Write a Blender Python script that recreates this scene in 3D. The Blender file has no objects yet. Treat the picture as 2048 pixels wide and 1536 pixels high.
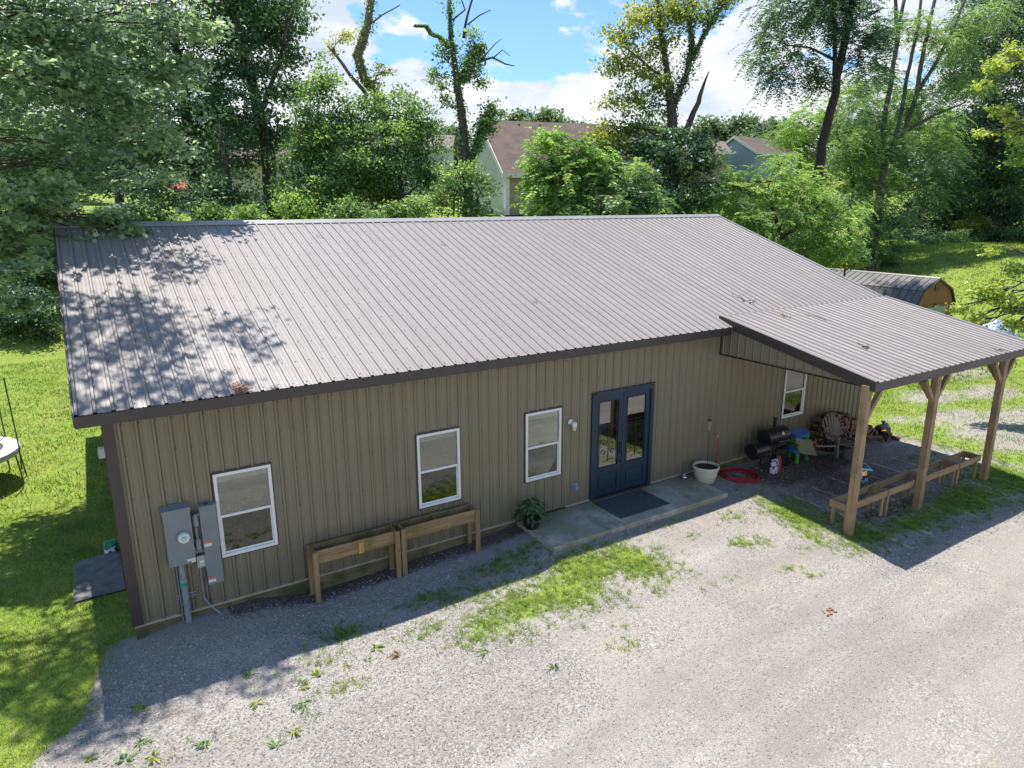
import bpy, math, random
import numpy as np
from mathutils import Vector, Matrix

sc = bpy.context.scene
COL = sc.collection
rnd = random.Random(7)
R = np.random.default_rng(11)

# ------------------------------------------------------------------ camera
CAM = np.array([-0.1693, -11.4356, 6.4959])
YAW, PITCH, ROLL, FPX = 0.5558, 0.2526, -0.0041, 1375.4      # focal length in pixels of a 2048 wide frame
_cy, _sy, _cp, _sp = math.cos(YAW), math.sin(YAW), math.cos(PITCH), math.sin(PITCH)
FW = np.array([_sy*_cp, _cy*_cp, -_sp])
_r = np.array([_cy, -_sy, 0.0]); _u = np.cross(_r, FW)
RT = _r*math.cos(ROLL) + _u*math.sin(ROLL)
UP = -_r*math.sin(ROLL) + _u*math.cos(ROLL)
cd = bpy.data.cameras.new('camera'); cam = bpy.data.objects.new('camera', cd); COL.objects.link(cam)
cd.sensor_width = 36.0; cd.lens = 36.0*FPX/2048; cd.clip_start = 0.1; cd.clip_end = 3000
M = Matrix(((RT[0], UP[0], -FW[0], CAM[0]), (RT[1], UP[1], -FW[1], CAM[1]), (RT[2], UP[2], -FW[2], CAM[2]), (0, 0, 0, 1)))
cam.matrix_world = M
sc.camera = cam

def at(px, py, d):
    """the point that lies d metres along the camera's axis on the line of sight through that spot of the photograph"""
    return CAM + d*(FW + RT*(px-1024)/FPX - UP*(py-768)/FPX)

# ------------------------------------------------------------------ render, world, sun
sc.render.engine = 'CYCLES'
sc.cycles.use_denoising = True
try:
    sc.cycles.denoiser = 'OPENIMAGEDENOISE'
except Exception:
    pass
sc.cycles.max_bounces = 7; sc.cycles.diffuse_bounces = 3; sc.cycles.glossy_bounces = 3
sc.cycles.transmission_bounces = 4; sc.cycles.transparent_max_bounces = 8
sc.cycles.sample_clamp_indirect = 6.0
sc.view_settings.view_transform = 'Standard'; sc.view_settings.look = 'None'
sc.view_settings.gamma = 1.0; sc.view_settings.exposure = 0.74

SUN_TRAVEL = Vector((-0.045, -0.335, -1.0)).normalized()
W = bpy.data.worlds.new('World'); sc.world = W; W.use_nodes = True
wn, wl = W.node_tree.nodes, W.node_tree.links
wn.clear()
out = wn.new('ShaderNodeOutputWorld'); bg = wn.new('ShaderNodeBackground'); bg.inputs['Strength'].default_value = 0.125
sky = wn.new('ShaderNodeTexSky'); sky.sky_type = 'NISHITA'; sky.sun_disc = False
sky.sun_elevation = math.radians(71.3); sky.sun_rotation = 0.134; sky.air_density = 1.0; sky.dust_density = 0.6; sky.ozone_density = 2.0
tc = wn.new('ShaderNodeTexCoord'); sep = wn.new('ShaderNodeSeparateXYZ'); wl.new(tc.outputs['Generated'], sep.inputs[0])
def wmath(op, a, b=None, c=None):
    n = wn.new('ShaderNodeMath'); n.operation = op
    for i, v in enumerate((a, b, c)):
        if v is None: continue
        if isinstance(v, (int, float)): n.inputs[i].default_value = v
        else: wl.new(v, n.inputs[i])
    return n.outputs[0]
# clouds: cumulus heaps low over the horizon, flatter ones above
az = wmath('ARCTAN2', sep.outputs[0], sep.outputs[1]); el = wmath('ARCSINE', sep.outputs[2])
cmb = wn.new('ShaderNodeCombineXYZ'); wl.new(az, cmb.inputs[0]); wl.new(wmath('MULTIPLY', el, 1.9), cmb.inputs[1])
n1 = wn.new('ShaderNodeTexNoise'); n1.inputs['Scale'].default_value = 6.4; n1.inputs['Detail'].default_value = 9; n1.inputs['Roughness'].default_value = 0.56
n1.inputs['Distortion'].default_value = 0.25
mp = wn.new('ShaderNodeMapping'); mp.inputs['Location'].default_value = (3.35, 1.9, 0.4); wl.new(cmb.outputs[0], mp.inputs[0]); wl.new(mp.outputs[0], n1.inputs['Vector'])
bias = wmath('MULTIPLY', wmath('SUBTRACT', 0.30, el), 0.6)           # more cover towards the horizon
gap = wmath('ADD', wmath('POWER', wmath('DIVIDE', wmath('SUBTRACT', az, 0.51), 0.13), 2.0), wmath('POWER', wmath('DIVIDE', wmath('SUBTRACT', el, 0.215), 0.07), 2.0))
gap = wmath('MULTIPLY', wmath('EXPONENT', wmath('MULTIPLY', gap, -1.0)), -0.20)      # one wide blue gap between the heaps
cov = wmath('ADD', wmath('ADD', n1.outputs['Fac'], bias), wmath('ADD', gap, 0.07))
mr = wn.new('ShaderNodeMapRange'); mr.interpolation_type = 'SMOOTHSTEP'; mr.inputs['From Min'].default_value = 0.49; mr.inputs['From Max'].default_value = 0.555
wl.new(cov, mr.inputs['Value'])
n2 = wn.new('ShaderNodeTexNoise'); n2.inputs['Scale'].default_value = 9; n2.inputs['Detail'].default_value = 7; n2.inputs['Roughness'].default_value = 0.6
wl.new(mp.outputs[0], n2.inputs['Vector'])
cr = wn.new('ShaderNodeValToRGB'); cr.color_ramp.elements[0].position = 0.36; cr.color_ramp.elements[0].color = (3.5, 3.95, 4.6, 1)
cr.color_ramp.elements[1].position = 0.56; cr.color_ramp.elements[1].color = (5.1, 5.2, 5.35, 1)
wl.new(n2.outputs['Fac'], cr.inputs[0])
tint = wn.new('ShaderNodeMix'); tint.data_type = 'RGBA'; tint.blend_type = 'MULTIPLY'; tint.inputs[0].default_value = 1.0
wl.new(sky.outputs[0], tint.inputs[6]); tint.inputs[7].default_value = (0.62, 0.82, 1.0, 1)
mx = wn.new('ShaderNodeMix'); mx.data_type = 'RGBA'; wl.new(mr.outputs[0], mx.inputs[0]); wl.new(tint.outputs[2], mx.inputs[6]); wl.new(cr.outputs[0], mx.inputs[7])
wl.new(mx.outputs[2], bg.inputs[0]); wl.new(bg.outputs[0], out.inputs[0])

sd = bpy.data.lights.new('sun', 'SUN'); sd.energy = 4.9; sd.angle = math.radians(0.53); sd.color = (1.0, 0.955, 0.88)
sun = bpy.data.objects.new('sun', sd); COL.objects.link(sun); sun.rotation_euler = SUN_TRAVEL.to_track_quat('-Z', 'Y').to_euler(); sun.location = (0, 20, 60)

# ------------------------------------------------------------------ materials
MATS = {}
def newmat(name):
    m = bpy.data.materials.new(name); m.use_nodes = True; MATS[name] = m
    n, l = m.node_tree.nodes, m.node_tree.links
    return m, n, l, n['Principled BSDF']
def ramp(n, stops):
    r = n.new('ShaderNodeValToRGB'); e = r.color_ramp.elements
    while len(e) < len(stops): e.new(0.5)
    for el_, (p, c) in zip(e, stops): el_.position = p; el_.color = (*c, 1)
    return r
def bump(n, l, bs, h, strength, dist=0.01):
    b = n.new('ShaderNodeBump'); b.inputs['Strength'].default_value = strength; b.inputs['Distance'].default_value = dist
    l.new(h, b.inputs['Height']); l.new(b.outputs[0], bs.inputs['Normal']); return b
def plain(name, c1, c2=None, rough=0.5, scale=4.0, stretch=(1, 1, 1), metal=0.0, spec=0.5, bmp=0.0, detail=6, lo=0.35, hi=0.65):
    """a base colour that wanders between two values, with optional fine relief"""
    m, n, l, b = newmat(name)
    b.inputs['Roughness'].default_value = rough; b.inputs['Metallic'].default_value = metal; b.inputs['Specular IOR Level'].default_value = spec
    c2 = c2 or tuple(x*0.8 for x in c1)
    t = n.new('ShaderNodeTexCoord'); mp_ = n.new('ShaderNodeMapping'); mp_.inputs['Scale'].default_value = stretch
    l.new(t.outputs['Object'], mp_.inputs[0])
    no = n.new('ShaderNodeTexNoise'); no.inputs['Scale'].default_value = scale; no.inputs['Detail'].default_value = detail; no.inputs['Roughness'].default_value = 0.62
    l.new(mp_.outputs[0], no.inputs['Vector'])
    r = ramp(n, [(lo, c2), (hi, c1)]); l.new(no.outputs['Fac'], r.inputs[0]); l.new(r.outputs[0], b.inputs['Base Color'])
    if bmp: bump(n, l, b, no.outputs['Fac'], bmp)
    return m
def wood(name, light, dark, axis, wear=None):
    """sawn timber: grain runs along the axis, knots and weathered green or grey patches"""
    m, n, l, b = newmat(name); b.inputs['Roughness'].default_value = 0.75; b.inputs['Specular IOR Level'].default_value = 0.25
    t = n.new('ShaderNodeTexCoord'); mp_ = n.new('ShaderNodeMapping')
    s = [26, 26, 26]; s[axis] = 1.3; mp_.inputs['Scale'].default_value = s
    l.new(t.outputs['Object'], mp_.inputs[0])
    no = n.new('ShaderNodeTexNoise'); no.inputs['Scale'].default_value = 1.0; no.inputs['Detail'].default_value = 8; no.inputs['Distortion'].default_value = 0.6
    l.new(mp_.outputs[0], no.inputs['Vector'])
    r = ramp(n, [(0.28, dark), (0.5, tuple(0.5*(a+c) for a, c in zip(light, dark))), (0.7, light)]); l.new(no.outputs['Fac'], r.inputs[0])
    mk = n.new('ShaderNodeMapping'); k = [7, 7, 7]; k[axis] = 3.0; mk.inputs['Scale'].default_value = k; l.new(t.outputs['Object'], mk.inputs[0])
    vo = n.new('ShaderNodeTexVoronoi'); vo.inputs['Scale'].default_value = 1.0; l.new(mk.outputs[0], vo.inputs['Vector'])
    kr = ramp(n, [(0.04, (0.25, 0.16, 0.1)), (0.13, (1, 1, 1))]); l.new(vo.outputs['Distance'], kr.inputs[0])
    mm = n.new('ShaderNodeMix'); mm.data_type = 'RGBA'; mm.blend_type = 'MULTIPLY'; mm.inputs[0].default_value = 0.8
    l.new(r.outputs[0], mm.inputs[6]); l.new(kr.outputs[0], mm.inputs[7]); src = mm.outputs[2]
    if wear:
        nw = n.new('ShaderNodeTexNoise'); nw.inputs['Scale'].default_value = 2.3; nw.inputs['Detail'].default_value = 7; l.new(t.outputs['Object'], nw.inputs['Vector'])
        wr = n.new('ShaderNodeMapRange'); wr.inputs['From Min'].default_value = 0.46; wr.inputs['From Max'].default_value = 0.66; l.new(nw.outputs['Fac'], wr.inputs['Value'])
        m2 = n.new('ShaderNodeMix'); m2.data_type = 'RGBA'; l.new(wr.outputs[0], m2.inputs[0]); l.new(src, m2.inputs[6]); m2.inputs[7].default_value = (*wear, 1); src = m2.outputs[2]
    l.new(src, b.inputs['Base Color']); bump(n, l, b, no.outputs['Fac'], 0.35, 0.004)
    return m
def siding(name, base, dark, rough, spots=False, green=False, zlow=0.0, axis=0, phase=0.0, line=0.6):
    m, n, l, b = newmat(name); b.inputs['Roughness'].default_value = rough; b.inputs['Specular IOR Level'].default_value = 0.45
    t = n.new('ShaderNodeTexCoord')
    mp_ = n.new('ShaderNodeMapping'); mp_.inputs['Scale'].default_value = (9, 9, 0.5) if not spots else (3, 0.5, 0.5); l.new(t.outputs['Object'], mp_.inputs[0])
    no = n.new('ShaderNodeTexNoise'); no.inputs['Scale'].default_value = 1; no.inputs['Detail'].default_value = 6; l.new(mp_.outputs[0], no.inputs['Vector'])
    r = ramp(n, [(0.3, dark), (0.7, base)]); l.new(no.outputs['Fac'], r.inputs[0]); src = r.outputs[0]
    n3 = n.new('ShaderNodeTexNoise'); n3.inputs['Scale'].default_value = 60 if spots else 0.8; n3.inputs['Detail'].default_value = 5; l.new(t.outputs['Object'], n3.inputs['Vector'])
    mr_ = n.new('ShaderNodeMapRange'); mr_.inputs['From Min'].default_value = 0.66 if spots else 0.5; mr_.inputs['From Max'].default_value = 0.74 if spots else 0.8
    mr_.inputs['To Max'].default_value = 0.55 if spots else 0.35
    l.new(n3.outputs['Fac'], mr_.inputs['Value'])
    m2 = n.new('ShaderNodeMix'); m2.data_type = 'RGBA'; l.new(mr_.outputs[0], m2.inputs[0]); l.new(src, m2.inputs[6])
    m2.inputs[7].default_value = (*(tuple(x*0.55 for x in base)), 1); src = m2.outputs[2]
    # rib shading painted into the colour: a dark line along one flank of every rib
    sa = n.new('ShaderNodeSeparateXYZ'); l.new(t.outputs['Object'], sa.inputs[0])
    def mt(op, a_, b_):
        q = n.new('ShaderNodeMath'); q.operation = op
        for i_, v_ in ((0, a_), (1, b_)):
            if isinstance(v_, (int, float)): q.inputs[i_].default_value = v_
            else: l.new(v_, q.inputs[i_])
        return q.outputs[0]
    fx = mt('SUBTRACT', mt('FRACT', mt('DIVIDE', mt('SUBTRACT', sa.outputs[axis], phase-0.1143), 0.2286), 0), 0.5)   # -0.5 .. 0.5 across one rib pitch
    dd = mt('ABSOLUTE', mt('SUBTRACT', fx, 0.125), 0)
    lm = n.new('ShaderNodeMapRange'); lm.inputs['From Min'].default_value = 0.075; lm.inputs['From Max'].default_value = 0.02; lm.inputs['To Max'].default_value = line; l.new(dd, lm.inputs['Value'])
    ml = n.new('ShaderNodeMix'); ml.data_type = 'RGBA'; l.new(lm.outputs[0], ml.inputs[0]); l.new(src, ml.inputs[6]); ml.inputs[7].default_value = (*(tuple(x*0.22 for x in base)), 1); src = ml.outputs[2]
    if green:   # rain splash: a greenish grey film on the lowest foot of the sheet
        sx = n.new('ShaderNodeSeparateXYZ'); l.new(t.outputs['Object'], sx.inputs[0])
        gr = n.new('ShaderNodeMapRange'); gr.inputs['From Min'].default_value = zlow + 0.55; gr.inputs['From Max'].default_value = zlow; gr.inputs['To Max'].default_value = 0.5; l.new(sx.outputs[2], gr.inputs['Value'])
        nm = n.new('ShaderNodeMath'); nm.operation = 'MULTIPLY'; l.new(gr.outputs[0], nm.inputs[0]); l.new(no.outputs['Fac'], nm.inputs[1])
        m3 = n.new('ShaderNodeMix'); m3.data_type = 'RGBA'; l.new(nm.outputs[0], m3.inputs[0]); l.new(src, m3.inputs[6]); m3.inputs[7].default_value = (0.09, 0.1, 0.07, 1); src = m3.outputs[2]
    l.new(src, b.inputs['Base Color'])
    nw = n.new('ShaderNodeTexNoise'); nw.inputs['Scale'].default_value = 2.2; nw.inputs['Detail'].default_value = 2; l.new(t.outputs['Object'], nw.inputs['Vector']); bump(n, l, b, nw.outputs['Fac'], 0.35, 0.03)   # sheet metal never lies quite flat
    return m
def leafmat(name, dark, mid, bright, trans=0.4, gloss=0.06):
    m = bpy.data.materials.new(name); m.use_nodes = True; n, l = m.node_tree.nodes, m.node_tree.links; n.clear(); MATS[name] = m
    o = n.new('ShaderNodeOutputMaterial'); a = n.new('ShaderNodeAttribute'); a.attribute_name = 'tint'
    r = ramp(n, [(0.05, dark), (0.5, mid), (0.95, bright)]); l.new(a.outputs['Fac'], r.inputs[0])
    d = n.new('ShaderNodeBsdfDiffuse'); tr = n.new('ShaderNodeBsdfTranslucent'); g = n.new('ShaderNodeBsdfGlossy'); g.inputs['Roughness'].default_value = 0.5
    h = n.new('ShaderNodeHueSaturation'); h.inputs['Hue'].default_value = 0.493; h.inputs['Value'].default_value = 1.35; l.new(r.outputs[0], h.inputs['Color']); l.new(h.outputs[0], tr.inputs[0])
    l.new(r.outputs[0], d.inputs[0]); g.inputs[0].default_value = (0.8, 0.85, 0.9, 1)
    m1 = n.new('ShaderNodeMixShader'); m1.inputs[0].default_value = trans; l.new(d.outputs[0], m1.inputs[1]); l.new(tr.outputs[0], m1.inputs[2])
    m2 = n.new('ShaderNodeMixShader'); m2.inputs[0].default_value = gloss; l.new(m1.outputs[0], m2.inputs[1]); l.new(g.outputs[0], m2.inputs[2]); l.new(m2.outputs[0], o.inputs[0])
    return m

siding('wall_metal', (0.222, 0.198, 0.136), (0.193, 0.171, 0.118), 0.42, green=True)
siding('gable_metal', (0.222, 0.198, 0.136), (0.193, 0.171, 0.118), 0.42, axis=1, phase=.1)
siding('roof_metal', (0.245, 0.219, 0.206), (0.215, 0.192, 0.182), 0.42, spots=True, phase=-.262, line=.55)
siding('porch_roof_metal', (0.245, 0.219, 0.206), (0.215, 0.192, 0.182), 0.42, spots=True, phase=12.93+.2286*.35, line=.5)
plain('cap_metal', (0.30, 0.29, 0.28), rough=0.3, scale=3)  # roof paint lightened: the cap's sky reflection is put into the colour
plain('dark_trim', (0.055, 0.047, 0.042), (0.045, 0.038, 0.034), rough=0.45)
plain('brown_trim', (0.06, 0.045, 0.042), (0.045, 0.036, 0.034), rough=0.4)
plain('base_trim', (0.42, 0.38, 0.29), rough=0.5)
wood('skirt_wood', (0.21, 0.18, 0.10), (0.12, 0.105, 0.06), 0, wear=(0.07, 0.085, 0.035))
wood('planter_wood', (0.35, 0.255, 0.135), (0.21, 0.145, 0.07), 0, wear=(0.16, 0.125, 0.05))
wood('planter_leg_wood', (0.34, 0.245, 0.13), (0.21, 0.14, 0.07), 2)
wood('planter_end_wood', (0.33, 0.215, 0.11), (0.18, 0.11, 0.05), 1)
wood('new_wood', (0.42, 0.31, 0.18), (0.27, 0.18, 0.10), 0)
wood('new_wood_y', (0.38, 0.27, 0.16), (0.24, 0.16, 0.09), 1)
wood('post_wood', (0.42, 0.32, 0.185), (0.25, 0.165, 0.085), 2, wear=(.22, .165, .10))
wood('patch_wood', (0.55, 0.36, 0.10), (0.40, 0.25, 0.06), 2)
plain('white_vinyl', (0.78, 0.78, 0.76), (0.70, 0.70, 0.68), rough=0.4)
plain('blue_paint', (0.011, 0.033, 0.060), (0.009, 0.028, 0.051), rough=0.42, scale=6)
plain('black_metal', (0.012, 0.012, 0.013), (0.02, 0.018, 0.017), rough=0.35)
plain('satin_black', (0.010, 0.011, 0.013), (0.016, 0.017, 0.02), rough=0.28)
plain('chrome', (0.7, 0.7, 0.7), rough=0.2, metal=1.0)
plain('cabinet_grey', (0.20, 0.235, 0.235), (0.175, 0.205, 0.205), rough=0.42, scale=3)
plain('pvc_grey', (0.24, 0.28, 0.29), (0.20, 0.235, 0.245), rough=0.5, scale=9)
plain('pale_plastic', (0.42, 0.42, 0.36), rough=0.5)
plain('white_plastic', (0.8, 0.8, 0.8), rough=0.35)
plain('cream_plastic', (0.60, 0.60, 0.46), (0.50, 0.50, 0.38), rough=0.45, scale=7)
plain('potting_soil', (0.07, 0.04, 0.03), (0.03, 0.018, 0.012), rough=0.95, scale=40, bmp=0.8)
plain('red_rubber', (0.42, 0.028, 0.03), (0.30, 0.018, 0.02), rough=0.45, scale=8)
plain('brass', (0.5, 0.38, 0.15), rough=0.35, metal=0.8)
plain('mat_rubber', (0.10, 0.108, 0.11), (0.055, 0.06, 0.062), rough=0.85, scale=14, bmp=0.5)
plain('mat_grey', (0.19, 0.19, 0.185), (0.11, 0.11, 0.11), rough=0.9, scale=5, bmp=0.4)
plain('blue_plastic', (0.02, 0.20, 0.55), rough=0.35)
plain('green_plastic', (0.05, 0.36, 0.05), rough=0.4)
plain('teal_plastic', (0.02, 0.30, 0.18), rough=0.4)
plain('tan_canvas', (0.30, 0.29, 0.18), (0.22, 0.21, 0.13), rough=0.85, scale=20)
plain('green_canvas', (0.10, 0.15, 0.09), rough=0.85)
plain('resin_brown', (0.20, 0.165, 0.125), (0.16, 0.13, 0.10), rough=0.55)
plain('resin_dark', (0.05, 0.04, 0.035), rough=0.6)
plain('grey_plastic', (0.22, 0.21, 0.19), rough=0.5)
plain('bark_brown', (0.08, 0.045, 0.03), (0.03, 0.018, 0.013), rough=0.9, scale=18, bmp=0.7)
plain('cut_wood', (0.32, 0.19, 0.11), (0.13, 0.07, 0.045), rough=0.8, scale=14)
plain('bag_red', (0.45, 0.04, 0.05), rough=0.35)
plain('bag_white', (0.7, 0.7, 0.72), (0.05, 0.06, 0.25), rough=0.35, scale=9, lo=0.45, hi=0.5)
plain('black_bag', (0.012, 0.012, 0.014), rough=0.3, bmp=0.8, scale=8)
plain('orange_plastic', (0.75, 0.32, 0.04), rough=0.4)
plain('light_blue', (0.16, 0.45, 0.68), rough=0.4)
plain('solar_glass', (0.012, 0.02, 0.05), rough=0.12)
plain('pad_white', (0.62, 0.64, 0.68), (0.52, 0.54, 0.58), rough=0.6)
plain('pole_green', (0.10, 0.15, 0.07), rough=0.5)
plain('net_grey', (0.06, 0.065, 0.075), rough=0.7)
plain('bark', (0.105, 0.085, 0.065), (0.035, 0.028, 0.022), rough=0.95, scale=9, stretch=(1, 1, 0.25), bmp=0.9)
plain('bark_grey', (0.12, 0.11, 0.09), (0.045, 0.042, 0.035), rough=0.95, scale=7, stretch=(1, 1, 0.3), bmp=0.8)
plain('bark_dark', (0.05, 0.036, 0.03), (0.022, 0.016, 0.013), rough=0.95, scale=9, stretch=(1, 1, 0.3), bmp=0.9)
plain('dead_wood', (0.20, 0.15, 0.11), (0.10, 0.07, 0.05), rough=0.95, scale=9)
plain('twig', (0.12, 0.07, 0.05), rough=0.9)
plain('dry_leaf', (0.36, 0.17, 0.08), (0.22, 0.10, 0.05), rough=0.8)
plain('shed_wood', (0.27, 0.125, 0.04), (0.17, 0.075, 0.025), rough=0.65, scale=12, stretch=(1, 1, 0.1))
plain('shed_roof', (0.125, 0.112, 0.098), (0.105, 0.094, 0.083), rough=0.4)
plain('shed_door', (0.34, 0.40, 0.30), rough=0.5)
plain('tarp', (0.33, 0.40, 0.48), (0.22, 0.28, 0.36), rough=0.4, bmp=0.6, scale=5)
plain('shingles', (0.135, 0.095, 0.078), (0.085, 0.06, 0.05), rough=0.9, scale=1.4, detail=9)
plain('shingles_tan', (0.19, 0.145, 0.12), (0.14, 0.105, 0.09), rough=0.9, scale=1.4, detail=9)
plain('house_tan', (0.40, 0.34, 0.22), rough=0.7)
plain('house_white_trim', (0.78, 0.78, 0.76), rough=0.5)
plain('red_cloth', (0.55, 0.06, 0.06), rough=0.8)
plain('slab_edge', (0.16, 0.15, 0.11), rough=0.9)
plain('room_dark', (0.10, 0.10, 0.09), rough=0.9)
plain('blind_white', (0.62, 0.66, 0.58), rough=0.6)
plain('label_print', (0.75, 0.74, 0.70), (0.68, 0.66, 0.62), rough=0.5)
plain('label_orange', (0.70, 0.20, 0.08), rough=0.5)
plain('label_green', (0.02, 0.35, 0.15), rough=0.5)

def lap_siding(name, c):
    m, n, l, b = newmat(name); b.inputs['Roughness'].default_value = 0.6
    t = n.new('ShaderNodeTexCoord'); sx = n.new('ShaderNodeSeparateXYZ'); l.new(t.outputs['Object'], sx.inputs[0])
    fr = n.new('ShaderNodeMath'); fr.operation = 'MULTIPLY'; fr.inputs[1].default_value = 6.0; l.new(sx.outputs[2], fr.inputs[0])
    f2 = n.new('ShaderNodeMath'); f2.operation = 'FRACT'; l.new(fr.outputs[0], f2.inputs[0])
    r = ramp(n, [(0.0, tuple(x*0.6 for x in c)), (0.16, c)]); l.new(f2.outputs[0], r.inputs[0]); l.new(r.outputs[0], b.inputs['Base Color'])
    bump(n, l, b, f2.outputs[0], 0.5, 0.02)
lap_siding('lap_grey', (0.50, 0.54, 0.55)); lap_siding('lap_blue', (0.26, 0.36, 0.47)); lap_siding('lap_beige', (0.58, 0.58, 0.52))

# glass: what lies behind shows through, the yard in front mirrors in it
def glass(name, refl, tint_):
    m = bpy.data.materials.new(name); m.use_nodes = True; n, l = m.node_tree.nodes, m.node_tree.links; n.clear(); MATS[name] = m
    o = n.new('ShaderNodeOutputMaterial'); t = n.new('ShaderNodeBsdfTransparent'); t.inputs[0].default_value = (*tint_, 1)
    g = n.new('ShaderNodeBsdfGlossy'); g.inputs['Roughness'].default_value = 0.015; g.inputs[0].default_value = (0.92, 0.95, 0.94, 1)
    lw = n.new('ShaderNodeLayerWeight'); lw.inputs['Blend'].default_value = 0.35
    a = n.new('ShaderNodeMath'); a.operation = 'ADD'; a.use_clamp = True; a.inputs[1].default_value = refl; l.new(lw.outputs['Fresnel'], a.inputs[0])
    mm = n.new('ShaderNodeMixShader'); l.new(a.outputs[0], mm.inputs[0]); l.new(t.outputs[0], mm.inputs[1]); l.new(g.outputs[0], mm.inputs[2]); l.new(mm.outputs[0], o.inputs[0])
glass('pane_upper', 0.10, (0.75, 0.8, 0.78)); glass('pane_lower', 0.03, (0.5, 0.55, 0.53)); glass('pane_door', 0.17, (0.5, 0.5, 0.5))

# weathered concrete
m, n, l, b = newmat('concrete'); b.inputs['Roughness'].default_value = 0.85
t = n.new('ShaderNodeTexCoord')
na = n.new('ShaderNodeTexNoise'); na.inputs['Scale'].default_value = 2.2; na.inputs['Detail'].default_value = 9; na.inputs['Roughness'].default_value = 0.7; l.new(t.outputs['Object'], na.inputs['Vector'])
ra = ramp(n, [(0.3, (0.15, 0.145, 0.10)), (0.48, (0.33, 0.31, 0.24)), (0.68, (0.56, 0.51, 0.385))]); l.new(na.outputs['Fac'], ra.inputs[0])
nb = n.new('ShaderNodeTexNoise'); nb.inputs['Scale'].default_value = 1.1; nb.inputs['Detail'].default_value = 5; l.new(t.outputs['Object'], nb.inputs['Vector'])
sx = n.new('ShaderNodeSeparateXYZ'); l.new(t.outputs['Object'], sx.inputs[0])
yr = n.new('ShaderNodeMapRange'); yr.inputs['From Min'].default_value = -1.1; yr.inputs['From Max'].default_value = -0.2; yr.inputs['To Max'].default_value = 0.2; l.new(sx.outputs[1], yr.inputs['Value'])
ad = n.new('ShaderNodeMath'); ad.operation = 'ADD'; l.new(nb.outputs['Fac'], ad.inputs[0]); l.new(yr.outputs[0], ad.inputs[1])
gm = n.new('ShaderNodeMapRange'); gm.inputs['From Min'].default_value = 0.55; gm.inputs['From Max'].default_value = 0.75; gm.inputs['To Max'].default_value = 0.7; l.new(ad.outputs[0], gm.inputs['Value'])
mm = n.new('ShaderNodeMix'); mm.data_type = 'RGBA'; l.new(gm.outputs[0], mm.inputs[0]); l.new(ra.outputs[0], mm.inputs[6]); mm.inputs[7].default_value = (0.16, 0.155, 0.035, 1); l.new(mm.outputs[2], b.inputs['Base Color'])
bump(n, l, b, na.outputs['Fac'], 0.3, 0.005)

# leaves
leafmat('leaf_maple', (0.1, 0.165, 0.075), (0.22, 0.345, 0.14), (0.44, 0.57, 0.25), 0.54, 0.09)
leafmat('leaf_dark', (0.033, 0.075, 0.037), (0.085, 0.17, 0.066), (0.23, 0.35, 0.1), 0.5, 0.06)
leafmat('leaf_mid', (0.048, 0.105, 0.036), (0.125, 0.24, 0.06), (0.3, 0.44, 0.1), 0.52, 0.05)
leafmat('leaf_bright', (0.055, 0.13, 0.03), (0.14, 0.28, 0.048), (0.3, 0.46, 0.09), 0.52, 0.04)
leafmat('leaf_yellow', (0.065, 0.12, 0.028), (0.17, 0.28, 0.05), (0.44, 0.44, 0.06), 0.52, 0.04)
leafmat('leaf_lime', (0.17, 0.27, 0.04), (0.28, 0.4, 0.06), (0.46, 0.52, 0.09), 0.52, 0.04)
leafmat('leaf_far', (0.06, 0.12, 0.06), (0.12, 0.2, 0.085), (0.22, 0.28, 0.11), 0.35, 0.03)
leafmat('leaf_pot', (0.03, 0.09, 0.02), (0.06, 0.16, 0.04), (0.12, 0.24, 0.07), 0.35, 0.05)
leafmat('grass_blade', (0.09, 0.14, 0.02), (0.21, 0.33, 0.04), (0.4, 0.45, 0.1), 0.42, 0.03)

leafmat('leaf_dry', (0.12, 0.07, 0.03), (0.20, 0.13, 0.06), (0.30, 0.24, 0.10), .3, .03)
# stones
m, n, l, b = newmat('stone_chips'); b.inputs['Roughness'].default_value = 0.8
a = n.new('ShaderNodeAttribute'); a.attribute_name = 'tint'
r = ramp(n, [(0.0, (0.11, 0.105, 0.10)), (0.35, (0.23, 0.215, 0.20)), (0.7, (0.36, 0.34, 0.31)), (0.9, (0.56, 0.53, 0.48)), (1.0, (0.36, 0.22, 0.14))]); l.new(a.outputs['Fac'], r.inputs[0]); l.new(r.outputs[0], b.inputs['Base Color'])

# the ground: grey limestone gravel, leaf litter along the wall and for painted leaf shadow, grass by a vertex map
m, n, l, b = newmat('ground'); b.inputs['Roughness'].default_value = 0.92; b.inputs['Specular IOR Level'].default_value = 0.2
t = n.new('ShaderNodeTexCoord'); P_ = t.outputs['Object']
def noise(scale, detail=6, rough=0.6):
    q = n.new('ShaderNodeTexNoise'); q.inputs['Scale'].default_value = scale; q.inputs['Detail'].default_value = detail; q.inputs['Roughness'].default_value = rough; l.new(P_, q.inputs['Vector']); return q.outputs['Fac']
def mix(f, c1, c2, mode='MIX'):
    q = n.new('ShaderNodeMix'); q.data_type = 'RGBA'; q.blend_type = mode
    for i, v in ((0, f), (6, c1), (7, c2)):
        if isinstance(v, (int, float)): q.inputs[i].default_value = v
        elif isinstance(v, tuple): q.inputs[i].default_value = (*v, 1)
        else: l.new(v, q.inputs[i])
    return q.outputs[2]
def mrange(v, a0, a1, b0=0.0, b1=1.0):
    q = n.new('ShaderNodeMapRange'); q.inputs['From Min'].default_value = a0; q.inputs['From Max'].default_value = a1; q.inputs['To Min'].default_value = b0; q.inputs['To Max'].default_value = b1; l.new(v, q.inputs['Value']); return q.outputs[0]
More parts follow.
